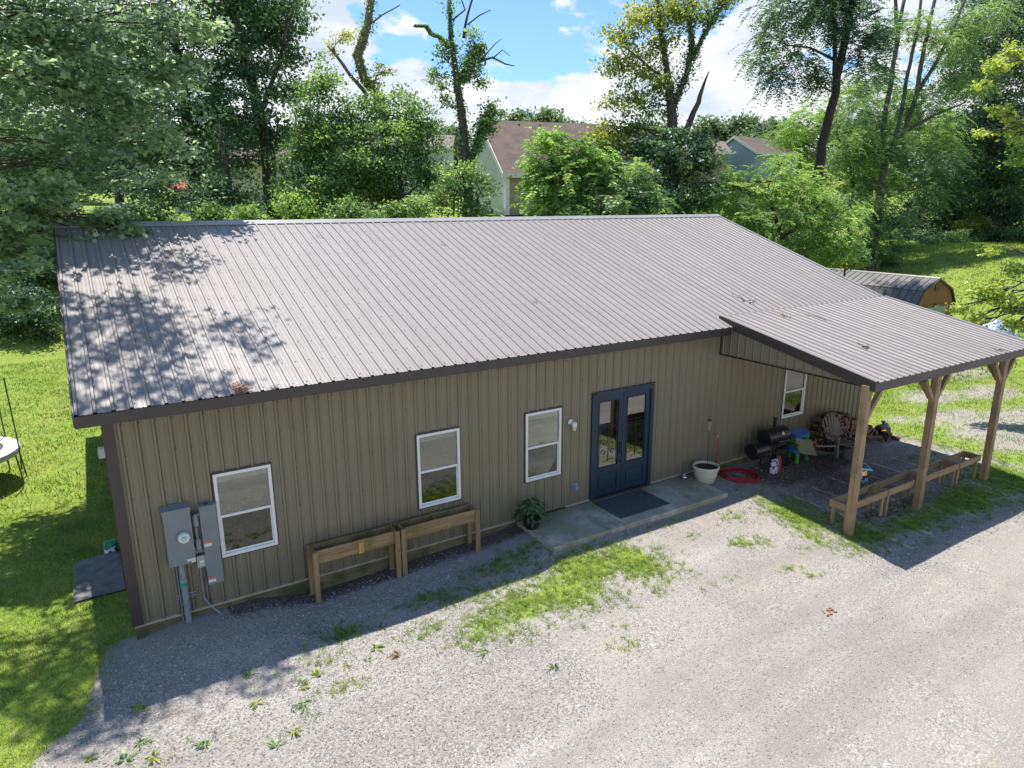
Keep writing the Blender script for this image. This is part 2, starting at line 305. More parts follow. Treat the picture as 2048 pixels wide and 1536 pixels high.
def math_(op, a_, b_):
    q = n.new('ShaderNodeMath'); q.operation = op
    for i, v in ((0, a_), (1, b_)):
        if isinstance(v, (int, float)): q.inputs[i].default_value = v
        else: l.new(v, q.inputs[i])
    return q.outputs[0]
v1 = n.new('ShaderNodeTexVoronoi'); v1.inputs['Scale'].default_value = 42; l.new(P_, v1.inputs['Vector'])
v2 = n.new('ShaderNodeTexVoronoi'); v2.inputs['Scale'].default_value = 90; l.new(P_, v2.inputs['Vector'])
sv = n.new('ShaderNodeSeparateColor'); l.new(v1.outputs['Color'], sv.inputs[0]); sw = n.new('ShaderNodeSeparateColor'); l.new(v2.outputs['Color'], sw.inputs[0])
st = ramp(n, [(0.0, (0.12, 0.115, 0.115)), (0.35, (0.26, 0.25, 0.245)), (0.7, (0.37, 0.355, 0.34)), (0.93, (0.55, 0.53, 0.50)), (1.0, (0.36, 0.25, 0.18))])
l.new(sv.outputs[0], st.inputs[0])
st2 = ramp(n, [(0.0, (0.15, 0.145, 0.14)), (0.4, (0.28, 0.268, 0.26)), (0.8, (0.40, 0.385, 0.365)), (1.0, (0.52, 0.50, 0.46))]); l.new(sw.outputs[0], st2.inputs[0])
gravel = mix(mrange(noise(1.2, 4), 0.4, 0.6), st.outputs[0], st2.outputs[0])
gravel = mix(0.40, gravel, (0.30, 0.277, 0.25))
gravel = mix(1.0, gravel, (1.0, 0.975, 0.94), 'MULTIPLY')
mpd = n.new('ShaderNodeMapping'); mpd.inputs['Rotation'].default_value = (0, 0, -0.30); mpd.inputs['Scale'].default_value = (0.16, 0.95, 1); l.new(P_, mpd.inputs[0])
nd = n.new('ShaderNodeTexNoise'); nd.inputs['Scale'].default_value = 1.0; nd.inputs['Detail'].default_value = 7; nd.inputs['Roughness'].default_value = 0.6; l.new(mpd.outputs[0], nd.inputs['Vector'])
gravel = mix(mrange(nd.outputs['Fac'], 0.50, 0.66, 0, 0.62), gravel, (0.235, 0.212, 0.185))
gravel = mix(mrange(nd.outputs['Fac'], 0.46, 0.34, 0, 0.45), gravel, (0.42, 0.395, 0.355))
gravel = mix(mrange(noise(0.55, 6), 0.5, 0.72, 0, 0.55), gravel, (0.22, 0.20, 0.18))
gravel = mix(mrange(noise(0.9, 5, 0.7), 0.56, 0.75, 0, 0.5), gravel, (0.40, 0.345, 0.27))
ak = n.new('ShaderNodeAttribute'); ak.attribute_name = 'track'
gravel = mix(mrange(math_('ADD', math_('MULTIPLY', ak.outputs['Fac'], 0.8), math_('MULTIPLY', noise(2.2, 7, 0.7), 0.6)), 0.66, 1.12, 0, 0.42), gravel, (0.225, 0.212, 0.195))
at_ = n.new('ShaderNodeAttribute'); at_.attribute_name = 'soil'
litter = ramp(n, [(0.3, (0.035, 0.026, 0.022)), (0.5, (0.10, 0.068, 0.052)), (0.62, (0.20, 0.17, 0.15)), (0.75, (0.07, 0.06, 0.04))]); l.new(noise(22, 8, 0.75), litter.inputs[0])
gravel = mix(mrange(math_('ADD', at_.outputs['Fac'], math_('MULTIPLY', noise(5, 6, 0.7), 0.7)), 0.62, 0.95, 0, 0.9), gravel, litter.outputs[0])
ag = n.new('ShaderNodeAttribute'); ag.attribute_name = 'grass'
turf = ramp(n, [(0.25, (0.07, 0.075, 0.022)), (0.42, (0.13, 0.19, 0.03)), (0.58, (0.22, 0.31, 0.042)), (0.8, (0.32, 0.33, 0.09))]); l.new(noise(9, 9, 0.75), turf.inputs[0])
turf2 = mix(mrange(noise(0.8, 6, 0.7), 0.45, 0.7, 0, 0.75), turf.outputs[0], (0.27, 0.27, 0.065))
gf = mrange(math_('ADD', math_('MULTIPLY', ag.outputs['Fac'], 1.30), math_('MULTIPLY', math_('SUBTRACT', noise(6.5, 9, 0.85), 0.5), 2.6)), 0.86, 1.12)
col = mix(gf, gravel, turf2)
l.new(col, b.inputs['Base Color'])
hh = math_('ADD', math_('MULTIPLY', v1.outputs['Distance'], -1.0), math_('MULTIPLY', noise(40, 5, 0.7), 1.0))
bump(n, l, b, hh, 0.75, 0.02)

def mat(name): return MATS[name]

# ------------------------------------------------------------------ mesh helpers
class MB:
    def __init__(s): s.v = []; s.f = []
    def add(s, vs, fs):
        k = len(s.v); s.v += [tuple(float(c) for c in p) for p in vs]; s.f += [tuple(i+k for i in f) for f in fs]; return s
    def box(s, x0, x1, y0, y1, z0, z1):
        return s.add([(x0, y0, z0), (x1, y0, z0), (x1, y1, z0), (x0, y1, z0), (x0, y0, z1), (x1, y0, z1), (x1, y1, z1), (x0, y1, z1)],
                     [(0, 3, 2, 1), (4, 5, 6, 7), (0, 1, 5, 4), (1, 2, 6, 5), (2, 3, 7, 6), (3, 0, 4, 7)])
    def bbox(s, x0, x1, y0, y1, z0, z1, c=0.006):
        """a box with its upright edges eased"""
        p = [(x0+c, y0), (x1-c, y0), (x1, y0+c), (x1, y1-c), (x1-c, y1), (x0+c, y1), (x0, y1-c), (x0, y0+c)]
        return s.prism([(a, b_, z0) for a, b_ in p], (0, 0, z1-z0))
    def prism(s, pts, ext):
        k = len(pts); e = np.array(ext); P = [np.array(p, float) for p in pts]
        vs = P + [p+e for p in P]
        return s.add(vs, [tuple(range(k-1, -1, -1)), tuple(range(k, 2*k))] + [(i, (i+1) % k, k+(i+1) % k, k+i) for i in range(k)])
    def beam(s, a, b_, w, h, up=(0, 0, 1)):
        a = np.array(a, float); b_ = np.array(b_, float); d = b_-a; L = np.linalg.norm(d); d /= L
        sd_ = np.cross(d, up); q = np.linalg.norm(sd_); sd_ = sd_/q if q > 1e-6 else np.array((1., 0, 0)); u = np.cross(sd_, d)
        pts = [a+sd_*w/2*i+u*h/2*j for i, j in ((-1, -1), (1, -1), (1, 1), (-1, 1))]
        return s.prism(pts, d*L)
    def tube(s, pts, rad, n=8, cap=True):
        P = [np.array(p, float) for p in pts]; rad = [rad]*len(P) if isinstance(rad, (int, float)) else list(rad)
        k0 = len(s.v); ref = None
        for i, p in enumerate(P):
            d = P[min(i+1, len(P)-1)]-P[max(i-1, 0)]; d = d/(np.linalg.norm(d)+1e-9)
            if ref is None: ref = np.cross(d, (0.31, 0.2, 0.93)); ref /= np.linalg.norm(ref)+1e-9
            ref = ref-d*np.dot(ref, d); ref /= np.linalg.norm(ref)+1e-9; o = np.cross(d, ref)
            for j in range(n):
                a = 2*math.pi*j/n; s.v.append(tuple(p+rad[i]*(ref*math.cos(a)+o*math.sin(a))))
        for i in range(len(P)-1):
            for j in range(n):
                a = k0+i*n+j; b_ = k0+i*n+(j+1) % n; s.f.append((a, b_, b_+n, a+n))
        if cap:
            s.f.append(tuple(k0+j for j in range(n-1, -1, -1))); s.f.append(tuple(k0+(len(P)-1)*n+j for j in range(n)))
        return s
    def lathe(s, c, prof, n=24):
        k0 = len(s.v); c = np.array(c, float)
        for r_, z in prof:
            for j in range(n):
                a = 2*math.pi*j/n; s.v.append((c[0]+r_*math.cos(a), c[1]+r_*math.sin(a), c[2]+z))
        for i in range(len(prof)-1):
            for j in range(n):
                a = k0+i*n+j; b_ = k0+i*n+(j+1) % n; s.f.append((a, b_, b_+n, a+n))
        return s
    def lathe_axis(s, c, ax, prof, n=24):
        q = MB().lathe((0, 0, 0), prof, n); rot = Vector((0, 0, 1)).rotation_difference(Vector(ax)).to_matrix()
        return s.add([tuple(np.array(rot @ Vector(v))+np.array(c)) for v in q.v], q.f)
    def build(s, name, m, parent=None, smooth=False):
        me = bpy.data.meshes.new(name); me.from_pydata(s.v, [], s.f); me.update()
        if m is not None: me.materials.append(MATS[m])
        if smooth:
            for p in me.polygons: p.use_smooth = True
        o = bpy.data.objects.new(name, me); COL.objects.link(o)
        if parent is not None: attach(o, parent)
        return o
def attach(o, p):
    o.parent = p                                            # roots are only moved, never turned; parts keep world coordinates
    if p.parent is None: o.matrix_parent_inverse = Matrix.Translation(-p.location)
def tag(o, label=None, cat=None, group=None, kind=None):
    if label: o['label'] = label
    if cat: o['category'] = cat
    if group: o['group'] = group
    if kind: o['kind'] = kind
    return o
def thing(name, label, cat, loc=(0, 0, 0), group=None):
    o = bpy.data.objects.new(name, None); COL.objects.link(o); o.location = Vector([float(c) for c in loc]); o.empty_display_size = 0.2
    return tag(o, label, cat, group)
def fast_mesh(name, V, polys_per, m, parent=None, tint_=None, extra=None):
    """many equal polygons (polys_per corners each) in one mesh"""
    nv = len(V); npoly = nv//polys_per
    me = bpy.data.meshes.new(name); me.vertices.add(nv); me.vertices.foreach_set('co', np.asarray(V, np.float32).ravel())
    me.loops.add(nv); me.loops.foreach_set('vertex_index', np.arange(nv, dtype=np.int32))
    me.polygons.add(npoly); me.polygons.foreach_set('loop_start', np.arange(0, nv, polys_per, dtype=np.int32))
    me.polygons.foreach_set('loop_total', np.full(npoly, polys_per, dtype=np.int32))
    if tint_ is not None:
        a_ = me.attributes.new('tint', 'FLOAT', 'POINT'); a_.data.foreach_set('value', np.repeat(np.asarray(tint_, np.float32), polys_per))
    me.update(calc_edges=True); me.materials.append(MATS[m])
    o = bpy.data.objects.new(name, me); COL.objects.link(o)
    if parent is not None: attach(o, parent)
    return o

# ------------------------------------------------------------------ terrain
def S(t): t = np.clip(t, 0, 1); return t*t*(3-2*t)
WX = [-6, -.15, .5, 1.7, 2.6, 4.4, 5.8, 6.7, 7, 12.7, 13.1, 14.5, 19.5, 26]
WZ = [-.30, -.24, -.12, -.10, -.29, -.27, -.18, -.11, -.085, -.085, -.12, -.18, -.34, -.42]
def H(x, y):
    x = np.asarray(x, float); y = np.asarray(y, float)
    base = -0.28-0.07*np.clip(-y-3.3, 0, 3)*S((x-9)/4)-0.05*S((x-19)/6)
    w = np.exp(-(y/(1.0+1.5*S((x-6.3)/.8)*S((14.0-x)/1.0)))**2); z = base*(1-w)+np.interp(x, WX, WZ)*w
    start = 27-12*S((x+3)/20)+np.clip(x-28, 0, 400)*0.55
    z = z+6.3*S((y-start)/14)
    z = z+3.4*S((x-46)/22)-0.6*np.exp(-(((x-38)/10)**2+((y-12)/10)**2))
    far = np.sqrt((x-10)**2+(y-10)**2)
    z = z+9.0*S((far-60)/150)*S((y+40)/60)
    z = z+0.012*np.sin(x*1.7+y*0.9)+0.01*np.sin(y*2.3-x*1.1)
    return z
blobs_grass = [  # x, y, radius x, radius y, strength
    (7.3, -2.1, .95, .65, 1.15), (8.2, -2.35, .65, .8, 1.15), (6.6, -2.45, 1.0, .8, 1.1), (5.6, -2.5, .9, .65, 1.05), (4.85, -2.65, .7, .45, 1.0), (7.6, -1.6, .6, .4, .85), (3.9, -2.2, .5, .25, .6), (5.3, -1.75, .8, .3, .7),
    (2.6, -1.4, .35, .22, .6), (4.6, -1.5, .5, .2, .55), (5.6, -1.25, .8, .28, .72), (6.5, -.95, .6, .3, .7),
    (12.7, -2.75, .5, 1.0, 1.2), (13.2, -4.0, .8, .5, 1.1), (14.8, -4.25, 1.1, .42, 1.1), (17.0, -4.2, 1.6, .6, 1.2), (19.3, -4.0, 1.4, .9, 1.2), (13.3, -3.1, .35, .8, .8), (4.4, -1.35, .7, .22, .75), (6.1, -1.1, .9, .3, .8), (2.7, -1.55, .5, .2, .8), (12.2, -3.5, .3, .7, .95), (13.2, -2.3, .4, .5, .6), (13.0, -3.9, .8, .7, .8), (14.2, -4.2, .9, .6, .85), (15.4, -4.3, 1.0, .55, .85),
    (16.6, -4.3, 1.0, .7, .95), (17.8, -4.3, .9, .8, .95), (19.0, -4.2, 1.0, .8, 1.0), (15.2, -3.9, 1.4, .3, .6), (20.2, -4.2, 1.2, 1.0, .9), (21.4, -4.3, 1.5, .9, .8), (18.8, -2.6, .7, .7, .5),
    (8.43, -2.9, .2, .2, .45), (9.93, -2.30, .16, .12, .75), (10.6, -3.0, .28, .22, .85), (11.05, -3.1, .2, .2, .85), (11.58, -3.77, .18, .12, .65), (11.3, -2.1, .35, .2, .7), (10.65, -4.13, .25, .12, .7), (10.91, -4.5, .2, .12, .75),
    (9.39, -3.76, .12, .1, .65), (8.34, -3.20, .15, .15, .7), (8.0, -3.37, .25, .2, .75), (8.81, -3.81, .2, .1, .65), (6.57, -3.92, .25, .15, .62), (6.44, -4.25, .2, .2, .6),
    (2.35, -2.85, .35, .12, .62), (-.4, -3.0, .35, .2, .6), (.3, -2.95, .2, .1, .55), (2.3, -2.0, .3, .2, .5), (6.3, -6.99, .2, .15, .6), (13.4, -1.1, .25, .35, .6), (9.6, -1.6, .8, .1, .5), (11.4, -1.6, .6, .1, .45)]
blobs_gravel = [(26.0, 1.3, 1.5, .8, .8), (24.0, -.4, 1.6, .6, 1.0), (23.3, -1.9, 1.6, .8, 1.0), (28.8, .4, 1.6, .9, .8), (31.4, 2.6, 2.0, .9, .8), (19.9, -.7, .5, .9, 1.0), (22.1, .3, .6, .3, .6), (25.8, -1.6, 1.6, .7, .8), (22.4, -3.0, 1.2, .5, .8),
                (14.6, -4.6, .9, .25, .55), (16.0, -4.75, .7, .2, .5)]
def grassmap(x, y):
    x = np.asarray(x, float); y = np.asarray(y, float)
    g = np.zeros_like(x)
    xl = np.interp(y, [-3.2, -2.0, -1.5, -.5, .1, .4], [-1.9, -1.35, -.85, -.65, -.45, -.2])
    left = np.clip(0.5+(xl-x)/0.35, 0, 1)
    left = np.where(y < -2.6, np.clip(0.5+((-1.9-(-2.6-y)*1.2)-x)/0.5, 0, 1), left)
    left = np.where(y > 0.15, np.where((x < 0.2), 1.0, 0), left)
    g = np.maximum(g, left)
    g = np.maximum(g, np.where(y > 13.0, 1.0, 0))
    right = np.clip((x-20.0)/1.0+0.25, 0, 1)*np.clip((y+5.2-(x-20)*0.02)/1.6, 0, 1)
    g = np.maximum(g, right)
    for cx, cy, rx, ry, s_ in blobs_grass:
        g = np.maximum(g, .86*s_*np.exp(-0.9*(((x-cx)/rx)**2+((y-cy)/ry)**2)**1.5))
    for cx, cy, rx, ry, s_ in blobs_gravel:
        g = g*(1-s_*0.62*np.exp(-(((x-cx)/rx)**2+((y-cy)/ry)**2)**1.2))
    far = S((y-16)/6)
    return np.clip(np.maximum(g, far), 0, 1)
def axis(lo, hi, step, flo, fhi):
    a_ = list(np.arange(lo, hi+1e-6, step)); s_ = step
    v = hi
    while v < fhi: s_ *= 1.13; v += s_; a_.append(v)
    s_ = step; v = lo
    while v > flo: s_ *= 1.13; v -= s_; a_.insert(0, v)
    return np.array(a_)
gx = axis(-5, 27, 0.11, -700, 900); gy = axis(-8.5, 14, 0.11, -300, 1000)
X, Y = np.meshgrid(gx, gy); Z = H(X, Y)
# inside the barn the ground drops away under the floor
inb = (X > 0.1) & (X < 19.2) & (Y > 0.35) & (Y < 12.8); Z = np.where(inb, np.minimum(Z, -0.35), Z)
nx, ny = len(gx), len(gy)
V = np.stack([X.ravel(), Y.ravel(), Z.ravel()], 1)
i = (np.arange(ny-1)[:, None]*nx+np.arange(nx-1)[None, :]).ravel()
F = np.stack([i, i+1, i+1+nx, i+nx], 1)
me = bpy.data.meshes.new('ground'); me.vertices.add(len(V)); me.vertices.foreach_set('co', V.astype(np.float32).ravel())
me.loops.add(F.size); me.loops.foreach_set('vertex_index', F.astype(np.int32).ravel())
me.polygons.add(len(F)); me.polygons.foreach_set('loop_start', np.arange(0, F.size, 4, dtype=np.int32)); me.polygons.foreach_set('loop_total', np.full(len(F), 4, dtype=np.int32))
aa = me.attributes.new('grass', 'FLOAT', 'POINT'); aa.data.foreach_set('value', grassmap(X.ravel(), Y.ravel()).astype(np.float32))
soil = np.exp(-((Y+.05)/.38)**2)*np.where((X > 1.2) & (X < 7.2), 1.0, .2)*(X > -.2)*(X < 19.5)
soil = np.maximum(soil, 0.85*np.exp(-(((X-15.6)/2.6)**2+((Y+.9)/.9)**2)**1.5))
soil = np.maximum(soil, 0.55*np.exp(-(((X-15.6)/2.2)**2+((Y+2.2)/1.4)**2)**1.5))
soil = np.maximum(soil, 0.6*np.exp(-(((X-15.2)/2.6)**2+((Y+3.6)/.35)**2)**1.5))
for cx, cy, r_ in ((1.15, -1.75, .2), (.15, -2.1, .28), (.35, -2.35, .25), (.0, -1.9, .2)): soil = np.maximum(soil, .55*np.exp(-(((X-cx)/r_)**2+((Y-cy)/(r_*.6))**2)))  # dapples of the maple's leaf shadow, painted in with the soil colour
aa = me.attributes.new('soil', 'FLOAT', 'POINT'); aa.data.foreach_set('value', soil.ravel().astype(np.float32))
yc = -5.15+.035*(X-9)-.045*np.clip(7.5-X, 0, 20)**1.6
tk = np.maximum(np.exp(-((Y-yc)/.30)**2), np.exp(-((Y-yc+1.65)/.30)**2))*(Y < -3.9); tk = np.maximum(tk, .8*np.maximum(np.exp(-((Y-yc+.75-.05*(X-9))/.22)**2), np.exp(-((Y-yc+2.4-.05*(X-9))/.22)**2))*(Y < -4.2))
aa = me.attributes.new('track', 'FLOAT', 'POINT'); aa.data.foreach_set('value', tk.ravel().astype(np.float32))
me.update(calc_edges=True); me.materials.append(MATS['ground'])
for p in me.polygons: p.use_smooth = True
g = bpy.data.objects.new('ground', me); COL.objects.link(g); g['kind'] = 'structure'

# ------------------------------------------------------------------ the metal barn
P = 0.2286                                                   # rib pitch of the sheets
RIB = [(-.030, 0), (-.017, .024), (.017, .024), (.030, 0), (.066, 0), (.071, .0045), (.081, .0045), (.086, 0), (.142, 0), (.147, .0045), (.157, .0045), (.162, 0)]
def profile(u0, u1, phase):
    pts = []
    k = math.floor((u0-phase)/P)-1
    while phase+k*P < u1+P:
        for du, h in RIB: pts.append((phase+k*P+du, h))
        k += 1
    pts = [(u, h) for u, h in pts]
    def hat(u):
        us = [p[0] for p in pts]; hs = [p[1] for p in pts]; return float(np.interp(u, us, hs))
    return [(u0, hat(u0))]+[p for p in pts if u0+1e-4 < p[0] < u1-1e-4]+[(u1, hat(u1))], hat
def sheet(name, m, parent, org, ud, nd, u0, u1, phase, lo, hi, vd, cuts=(), gap=0.0):
    """a ribbed sheet: org + u*ud + v*vd + h*nd, v from lo(u) to hi(u), with rectangular openings cut out"""
    org, ud, nd, vd = (np.array(a_, float) for a_ in (org, ud, nd, vd))
    prof, hat = profile(u0+gap, u1-gap, phase)
    us = sorted(set([p[0] for p in prof]+[c for q in cuts for c in q[:2] if u0 < c < u1]))
    b_ = MB()
    for a0, a1 in zip(us[:-1], us[1:]):
        mid = (a0+a1)/2; segs = [(lo, hi)]
        for (c0, c1, z0, z1) in cuts:
            if c0 < mid < c1: segs = [(lo, lambda u, z=z0: z), (lambda u, z=z1: z, hi)]
        for l_, h_ in segs:
            q = []
            for u, f in ((a0, l_), (a1, l_), (a1, h_), (a0, h_)): q.append(org+ud*u+vd*f(u)+nd*hat(u))
            if np.linalg.norm(q[0]-q[3])+np.linalg.norm(q[1]-q[2]) > 0.01: b_.add(q, [(0, 1, 2, 3)])
    return b_.build(name, m, parent)

barn = thing('metal_barn', 'long low tan metal building with brown ribbed roof and a side porch', 'building', (9.6, 6.6, 0))
X0, X1, DEP, YR, ZR, YE, ZE = -.19, 19.43, 13.2, 6.6, 6.145, -.42, 3.683
SL = (ZR-ZE)/(YR-YE)
def roofz(y): return ZE+SL*((y if y < YR else 2*YR-y)-YE)
wins = [(1.2, 2.11, .83, 2.31), (4.79, 5.695, .83, 2.32), (7.245, 8.15, .83, 2.34), (15.595, 16.515, .83, 2.33)]
DOOR = (9.015, 10.79, -.02, 2.48)
cuts = wins+[DOOR]
c = lambda v: (lambda u: v)
edges = [X0+.02]+[0+P*0.5+.9144*k-P for k in range(1, 22)]+[X1-.02]
for e0, e1 in zip(edges[:-1], edges[1:]):
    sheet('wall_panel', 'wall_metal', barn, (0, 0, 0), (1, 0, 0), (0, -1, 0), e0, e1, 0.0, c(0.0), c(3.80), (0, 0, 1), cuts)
# end and back walls
for xx, nd in ((X0, -1), (X1, 1)):
    k = 0.0
    while k < DEP-.01:
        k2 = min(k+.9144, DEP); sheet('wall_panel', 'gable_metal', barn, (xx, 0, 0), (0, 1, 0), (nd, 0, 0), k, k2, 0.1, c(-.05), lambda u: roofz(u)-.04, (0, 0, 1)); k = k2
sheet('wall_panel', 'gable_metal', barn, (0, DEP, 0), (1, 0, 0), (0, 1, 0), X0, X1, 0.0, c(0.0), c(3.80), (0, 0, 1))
MB().box(X0+.03, X1-.03, .03, DEP-.03, -.12, -.03).build('floor', 'room_dark', barn)
MB().box(X0+.05, X1-.05, .25, DEP-.05, 3.3, 3.34).build('ceiling', 'room_dark', barn)
for xa in (3.4, 6.5, 11.6, 14.5): MB().box(xa, xa+.1, .14, 5.0, -.02, 3.3).build('partition', 'room_dark', barn)
MB().box(X0+.05, X1-.05, 5.0, 5.1, -.02, 3.3).build('partition', 'room_dark', barn)
# skirt boards, base flashing, corner trim
for x_a, x_b in ((X0-.005, 4.2), (4.203, 6.98)): MB().box(x_a, x_b, -.0, .06, -.42, -.012).build('skirt_board', 'skirt_wood', barn)
MB().box(12.75, X1, -.0, .06, -.5, -.012).build('skirt_board', 'skirt_wood', barn)
MB().box(7.0, 12.7, .012, .06, -.42, -.03).build('skirt_board', 'skirt_wood', barn)
for x_a, x_b in ((X0-.01, 7.0), (8.3, 9.0), (10.8, X1)): MB().add([(x_a, -.03, -.014), (x_b, -.03, -.014), (x_b, -.03, .012), (x_a, -.03, .012), (x_a, .0, .02), (x_b, .0, .02)], [(0, 1, 2, 3), (3, 2, 5, 4)]).box(x_a, x_b, -.028, -.002, -.012, .004).build('base_trim', 'base_trim', barn)
MB().box(X0-.035, X0+.125, -.034, -.022, .015, 3.6).box(X0-.035, X0-.024, -.022, .14, .015, 3.6).build('corner_trim', 'brown_trim', barn)
MB().box(X1-.125, X1+.035, -.034, -.022, .015, 3.6).box(X1+.024, X1+.035, -.022, .14, .015, 3.6).build('corner_trim', 'dark_trim', barn)
# roof sheets, front slope then back slope
RX0, RX1 = -.53, 19.93
rl = math.hypot(YR-YE, ZR-ZE); vd = (0, (YR-YE)/rl, (ZR-ZE)/rl); ndv = (0, -vd[2], vd[1])
e = [RX0]+[-.262+P*0.5+.9144*k-.0 for k in range(0, 22)]+[RX1]
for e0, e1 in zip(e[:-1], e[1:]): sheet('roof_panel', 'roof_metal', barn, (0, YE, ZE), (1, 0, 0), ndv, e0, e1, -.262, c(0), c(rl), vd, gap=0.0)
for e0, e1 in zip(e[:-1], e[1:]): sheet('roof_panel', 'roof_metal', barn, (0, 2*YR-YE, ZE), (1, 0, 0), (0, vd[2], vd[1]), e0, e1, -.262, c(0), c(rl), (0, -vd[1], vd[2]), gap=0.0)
for sgn in (1, -1):
    y1 = YR-sgn*.17
    MB().add([(RX0-.02, YR, ZR+.055), (RX1+.02, YR, ZR+.055), (RX1+.02, y1, roofz(YR-.17)+.03), (RX0-.02, y1, roofz(YR-.17)+.03), (RX0-.02, y1, roofz(YR-.17)+.012), (RX1+.02, y1, roofz(YR-.17)+.012)], [(0, 1, 2, 3), (3, 2, 5, 4)]).build('ridge_cap', 'cap_metal', barn)
MB().box(RX0, 12.86, YE-.008, YE+.006, 3.50, 3.675).box(RX0, 12.86, YE+.006, -.03, 3.505, 3.52).build('fascia', 'dark_trim', barn)
MB().box(RX0, RX1, 2*YR-YE-.006, 2*YR-YE+.008, 3.50, 3.675).build('fascia', 'dark_trim', barn)
for xx in (RX0-.012, RX1):
    for s_ in (0, 1):
        y0_, y1_ = (YE-.004, YR) if s_ == 0 else (2*YR-YE+.004, YR)
        MB().prism([(xx, y0_, roofz(YE)-.165), (xx, y1_, ZR-.165), (xx, y1_, ZR+.032), (xx, y0_, roofz(YE)+.032)], (.012, 0, 0)).build('rake_trim', 'dark_trim', barn)
MB().prism([(RX1, YE, roofz(YE)+.034), (RX1, YR, ZR+.034), (RX1, YR, ZR+.04), (RX1, YE, roofz(YE)+.04)], (-.09, 0, 0)).build('rake_trim', 'cap_metal', barn)
for xx0, xx1 in ((RX0, X0-.03), (X1+.04, RX1)): MB().add([(xx0, YE, roofz(YE)-.1), (xx1, YE, roofz(YE)-.1), (xx1, YR, ZR-.1), (xx0, YR, ZR-.1)], [(0, 1, 2, 3)]).build('soffit', 'dark_trim', barn)

# windows: frame > panes, blind
def window(x0, x1, z0, z1):
    b_ = MB(); t_ = .05; zm = z0+(z1-z0)*.49
    b_.box(x0, x0+t_, -.045, .03, z0, z1).box(x1-t_, x1, -.045, .03, z0, z1).box(x0+t_, x1-t_, -.045, .03, z1-t_, z1).box(x0+t_, x1-t_, -.045, .03, z0, z0+t_)
    b_.box(x0+t_, x1-t_, -.03, .02, zm-.022, zm+.022)
    w = b_.build('window', 'white_vinyl', barn)
    d_ = .022
    MB().box(x0-d_, x0-.001, -.03, .0, z0-d_, z1+d_).box(x1+.001, x1+d_, -.03, .0, z0-d_, z1+d_).box(x0-.001, x1+.001, -.036, .0, z1+.001, z1+d_+.008).box(x0-.001, x1+.001, -.03, .0, z0-d_, z0-.001).build('window_trim', 'dark_trim', w)
    MB().box(x0+t_, x1-t_, -.012, -.008, zm+.022, z1-t_).build('pane', 'pane_upper', w)
    MB().box(x0+t_+.02, x1-t_-.02, .006, .010, z0+t_+.03, zm-.022).build('pane', 'pane_lower', w)
    MB().box(x0+t_, x0+t_+.02, -.004, .02, z0+t_, zm-.022).box(x1-t_-.02, x1-t_, -.004, .02, z0+t_, zm-.022).box(x0+t_+.02, x1-t_-.02, -.004, .02, z0+t_, z0+t_+.03).build('sash', 'white_vinyl', w)
    bl = MB()
    for k in range(5): bl.box(x0+t_+.01, x1-t_-.01, .035, .075, z1-t_-.03-k*.022, z1-t_-.012-k*.022)
    bl.box(x0+t_+.01, x1-t_-.01, .03, .08, z1-t_-.005, z1-t_+.03).build('blind', 'blind_white', w)
    return w
for q in wins: window(*q)
